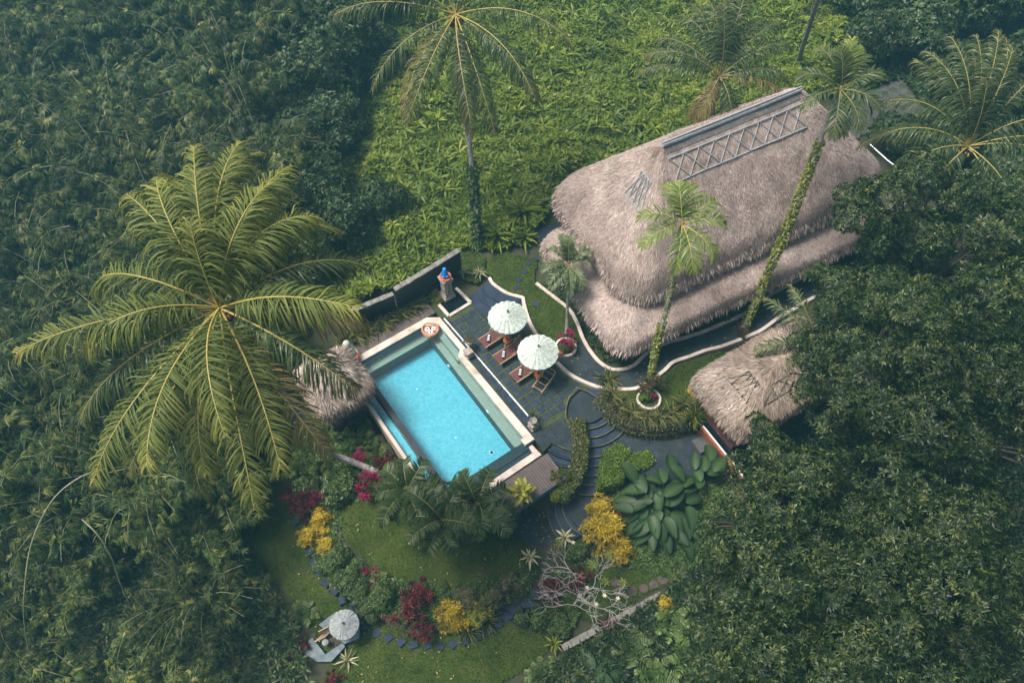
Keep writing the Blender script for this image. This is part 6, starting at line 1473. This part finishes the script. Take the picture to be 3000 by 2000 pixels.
# long bare bamboo canes arching over the dark corner
for lab, pts in (('long bare bamboo cane arching across the dark lower left corner', [(95,1960,-4.5),(75,1850,1.5),(70,1760,5),(90,1600,6.5),(150,1470,7.5),(230,1400,7.8),(310,1372,7.6)]), ('thin bare bamboo cane in the lower left thicket', [(390,1790,-3.5),(350,1700,2.5),(330,1640,5.2),(290,1570,6.6),(240,1520,7)])):
    o = link('bamboo_cane', mesh_np('bamboo_cane', *tube(smooth_line([P(*q) for q in pts], 8), .03, 6), M['culm'])); tag(o, lab, 'bamboo')

# ================================================================== GROUND COVER
def scatter(name, label, cat, px, n, k, ll, wf, mat, zfn=None, amp=.45, seed=0, excl=None, up=.5, spread=1.0, vy=0.0):
    g = np.random.default_rng(seed); poly = np.array([PT(*q) for q in px]); x0, y0 = poly[:, :2].min(0); x1, y1 = poly[:, :2].max(0)
    xy = np.c_[g.uniform(x0, x1, n * 2), g.uniform(y0, y1, n * 2)]; xy = xy[inpoly(xy[:, 0], xy[:, 1], poly)]
    for e in (excl or []): xy = xy[~inpoly(xy[:, 0], xy[:, 1], e)]
    xy = xy[:n]; w = wob(np.c_[xy, 0 * xy[:, 0]], .55, seed) + .5 * wob(np.c_[xy, 0 * xy[:, 0] + 3], 1.7, seed)
    z = h_raw(xy[:, 0], xy[:, 1]) + .15 + amp * np.clip(w + .6, 0, 2) * g.uniform(.6, 1.05, len(xy))
    p = np.c_[xy, z]; nr = unit(np.c_[g.normal(0, .4, (len(p), 2)), np.ones(len(p))])
    V, F = whorls(p, nr, k, ll, wf, g, spread=spread)
    v = np.clip(np.repeat(.40 + .25 * w * .6 + .17 * g.normal(size=len(p)), k) + .12 * g.normal(size=len(p) * k), 0, 1)
    o = link(name, mesh_np(name, V, F, mat, {'v': np.repeat(v, 4)})); return tag(o, label, cat, kind='stuff')
hx_ = np.array([hp(-.8, -.8, 0), hp(UL + .8, -.8, 0), hp(UL + .8, VL + .3, 0), hp(-.8, VL + .3, 0)])
drv = dp
scatter('field_plants', 'bright green low plants covering the field behind the house', 'ground cover', [(820,-60),(2620,-60),(2560,330),(2400,280),(2000,420),(1640,540),(1560,720),(1440,740),(1340,735),(1250,790),(1150,850),(1030,905),(900,900),(860,600),(900,300)], 38000, 6, .40, .36, M['field'], amp=.65, seed=3, excl=[hx_, drv])
scatter('field_ferns', 'taller fern like plants standing out of the green field', 'ground cover', [(1000,-60),(2500,-60),(2400,270),(2000,400),(1640,520),(1540,600),(1250,760),(1100,800),(1050,500)], 1500, 9, .85, .16, M['field'], amp=1.0, seed=13, excl=[hx_, drv], spread=.8)
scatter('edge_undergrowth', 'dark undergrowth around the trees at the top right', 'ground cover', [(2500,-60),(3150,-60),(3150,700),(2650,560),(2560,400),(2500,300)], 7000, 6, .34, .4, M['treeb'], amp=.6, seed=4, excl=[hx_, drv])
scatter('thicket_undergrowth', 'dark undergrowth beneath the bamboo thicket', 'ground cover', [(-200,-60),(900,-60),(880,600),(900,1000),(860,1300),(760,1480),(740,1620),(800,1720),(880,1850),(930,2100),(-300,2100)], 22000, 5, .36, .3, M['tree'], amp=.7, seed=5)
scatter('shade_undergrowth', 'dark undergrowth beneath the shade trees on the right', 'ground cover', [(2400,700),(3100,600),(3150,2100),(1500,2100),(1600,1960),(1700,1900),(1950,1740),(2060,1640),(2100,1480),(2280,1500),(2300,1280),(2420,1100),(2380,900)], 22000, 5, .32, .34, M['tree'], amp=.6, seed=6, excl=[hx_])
scatter('bed_plants', 'mixed low green plants in the garden beds around the pool slope', 'ground cover', [(860,1300),(960,1180),(1040,1200),(1180,1400),(1300,1430),(1120,1460),(1000,1470),(1000,1600),(1080,1670),(1200,1720),(1340,1745),(1500,1730),(1545,1680),(1560,1760),(1480,1770),(1400,1840),(1200,1840),(1070,1790),(960,1700),(910,1600),(860,1480)], 5000, 6, .2, .42, M['green'], amp=.25, seed=7)
scatter('bed_plants', 'low dark plants under the giant leaf plants beside the slate landing', 'ground cover', [(1800,1440),(1880,1420),(1990,1430),(2090,1380),(2200,1480),(2120,1640),(2000,1700),(1850,1660),(1790,1620)], 2600, 6, .2, .42, M['green'], amp=.2, seed=17)
scatter('rim_plants', 'low plants along the lower rim of the mound lawn', 'ground cover', [(1180,1705),(1330,1725),(1500,1705),(1560,1645),(1580,1670),(1530,1740),(1400,1775),(1250,1765)], 1500, 6, .17, .42, M['green'], amp=.15, seed=18)
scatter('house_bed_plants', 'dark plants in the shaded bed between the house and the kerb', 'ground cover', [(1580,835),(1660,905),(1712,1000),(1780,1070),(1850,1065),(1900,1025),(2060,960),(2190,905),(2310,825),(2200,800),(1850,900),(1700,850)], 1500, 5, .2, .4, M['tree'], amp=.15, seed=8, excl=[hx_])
scatter('croton_bed_plants', 'low dark plants around the frangipani and the wall', 'ground cover', [(1560,1780),(1620,1690),(1700,1650),(1760,1640),(1700,1760),(1680,1840),(1580,1850)], 900, 6, .2, .42, M['green'], amp=.2, seed=9)
for i, (x, y, lab) in enumerate([(1850,1900,'fern clump on the slope below the low garden wall, at its middle'),(1960,1830,'fern clump beneath the right end of the low garden wall'),(2010,1930,'fern clump near the shade tree at the bottom'),(1910,1990,'fern clump at the bottom edge right of the broad leaves'),(1600,1985,'fern clump at the bottom edge below the lawn'),(2040,1810,'fern clump between the wall end and the shade tree')]):
    shrub('fern_clump', lab, 'fern', PT(x, y, .2), 'fern', 'green', 1.0)
shrub('croton_bush', 'dull orange croton below the low garden wall', 'bush', PT(1945, 1770), 'croton', 'yellow', .5)

def litter(name, label, px, zf, n, seed):
    g = np.random.default_rng(seed); poly = np.array([P(x, y, zf if zf is not None else -1.5) for x, y in px]); x0, y0 = poly[:, :2].min(0); x1, y1 = poly[:, :2].max(0)
    xy = np.c_[g.uniform(x0, x1, n * 3), g.uniform(y0, y1, n * 3)]; xy = xy[inpoly(xy[:, 0], xy[:, 1], poly)][:n]; m = len(xy)
    z = np.full(m, zf + .03) if zf is not None else h_raw(xy[:, 0], xy[:, 1]) + .17
    V, F = place(LEAF4[0] * [1, .45, .6], LEAF4[1], frames(np.c_[g.normal(size=(m, 2)), np.zeros(m)], np.c_[g.normal(0, .25, (m, 2)), np.ones(m)]), np.c_[xy, z], g.uniform(.07, .17, m))
    o = link(name, mesh_np(name, V, F, M['dry'], {'v': np.repeat(g.random(m), 4)})); tag(o, label, 'fallen leaves', kind='stuff')
M['dry'] = leafmat('fallen_leaf', [(.07, .045, .02), (.18, .12, .04), (.32, .26, .08), (.3, .3, .12)], .8, .1, .1)
litter('fallen_leaves', 'fallen leaves scattered on the slate path', path_px, .13, 160, 1)
litter('fallen_leaves', 'fallen leaves scattered on the mound lawn', [(1000,1480),(1020,1590),(1180,1700),(1330,1720),(1540,1650),(1440,1550),(1200,1450)], None, 80, 2)
litter('fallen_leaves', 'fallen leaves scattered on the lower lawn', [(790,1500),(850,1500),(900,1620),(1060,1810),(1350,1860),(1560,1860),(1400,1990),(1000,1990),(800,1680)], None, 80, 3)
litter('fallen_leaves', 'fallen leaves scattered on the lower slate terrace', [(1510,1545),(1600,1475),(1640,1600),(1570,1660)], -2.18, 60, 4)
# ================================================================== HAZE
hz, t_, b_, o_ = nt('haze')
t_.nodes.remove(b_)
pvn = N(t_, 'ShaderNodeVolumePrincipled'); pvn.inputs['Color'].default_value = (.20, .66, .85, 1); pvn.inputs['Density'].default_value = .0017; pvn.inputs['Anisotropy'].default_value = .2
t_.links.new(pvn.outputs[0], o_.inputs['Volume'])
V, F = prism([(-320, -280, 0), (320, -280, 0), (320, 350, 0), (-320, 350, 0)], CAM_H + 2, -10)
tag(link('haze', mesh_np('haze', V, F, hz)), 'thin bluish morning haze over the valley', 'haze', kind='stuff')
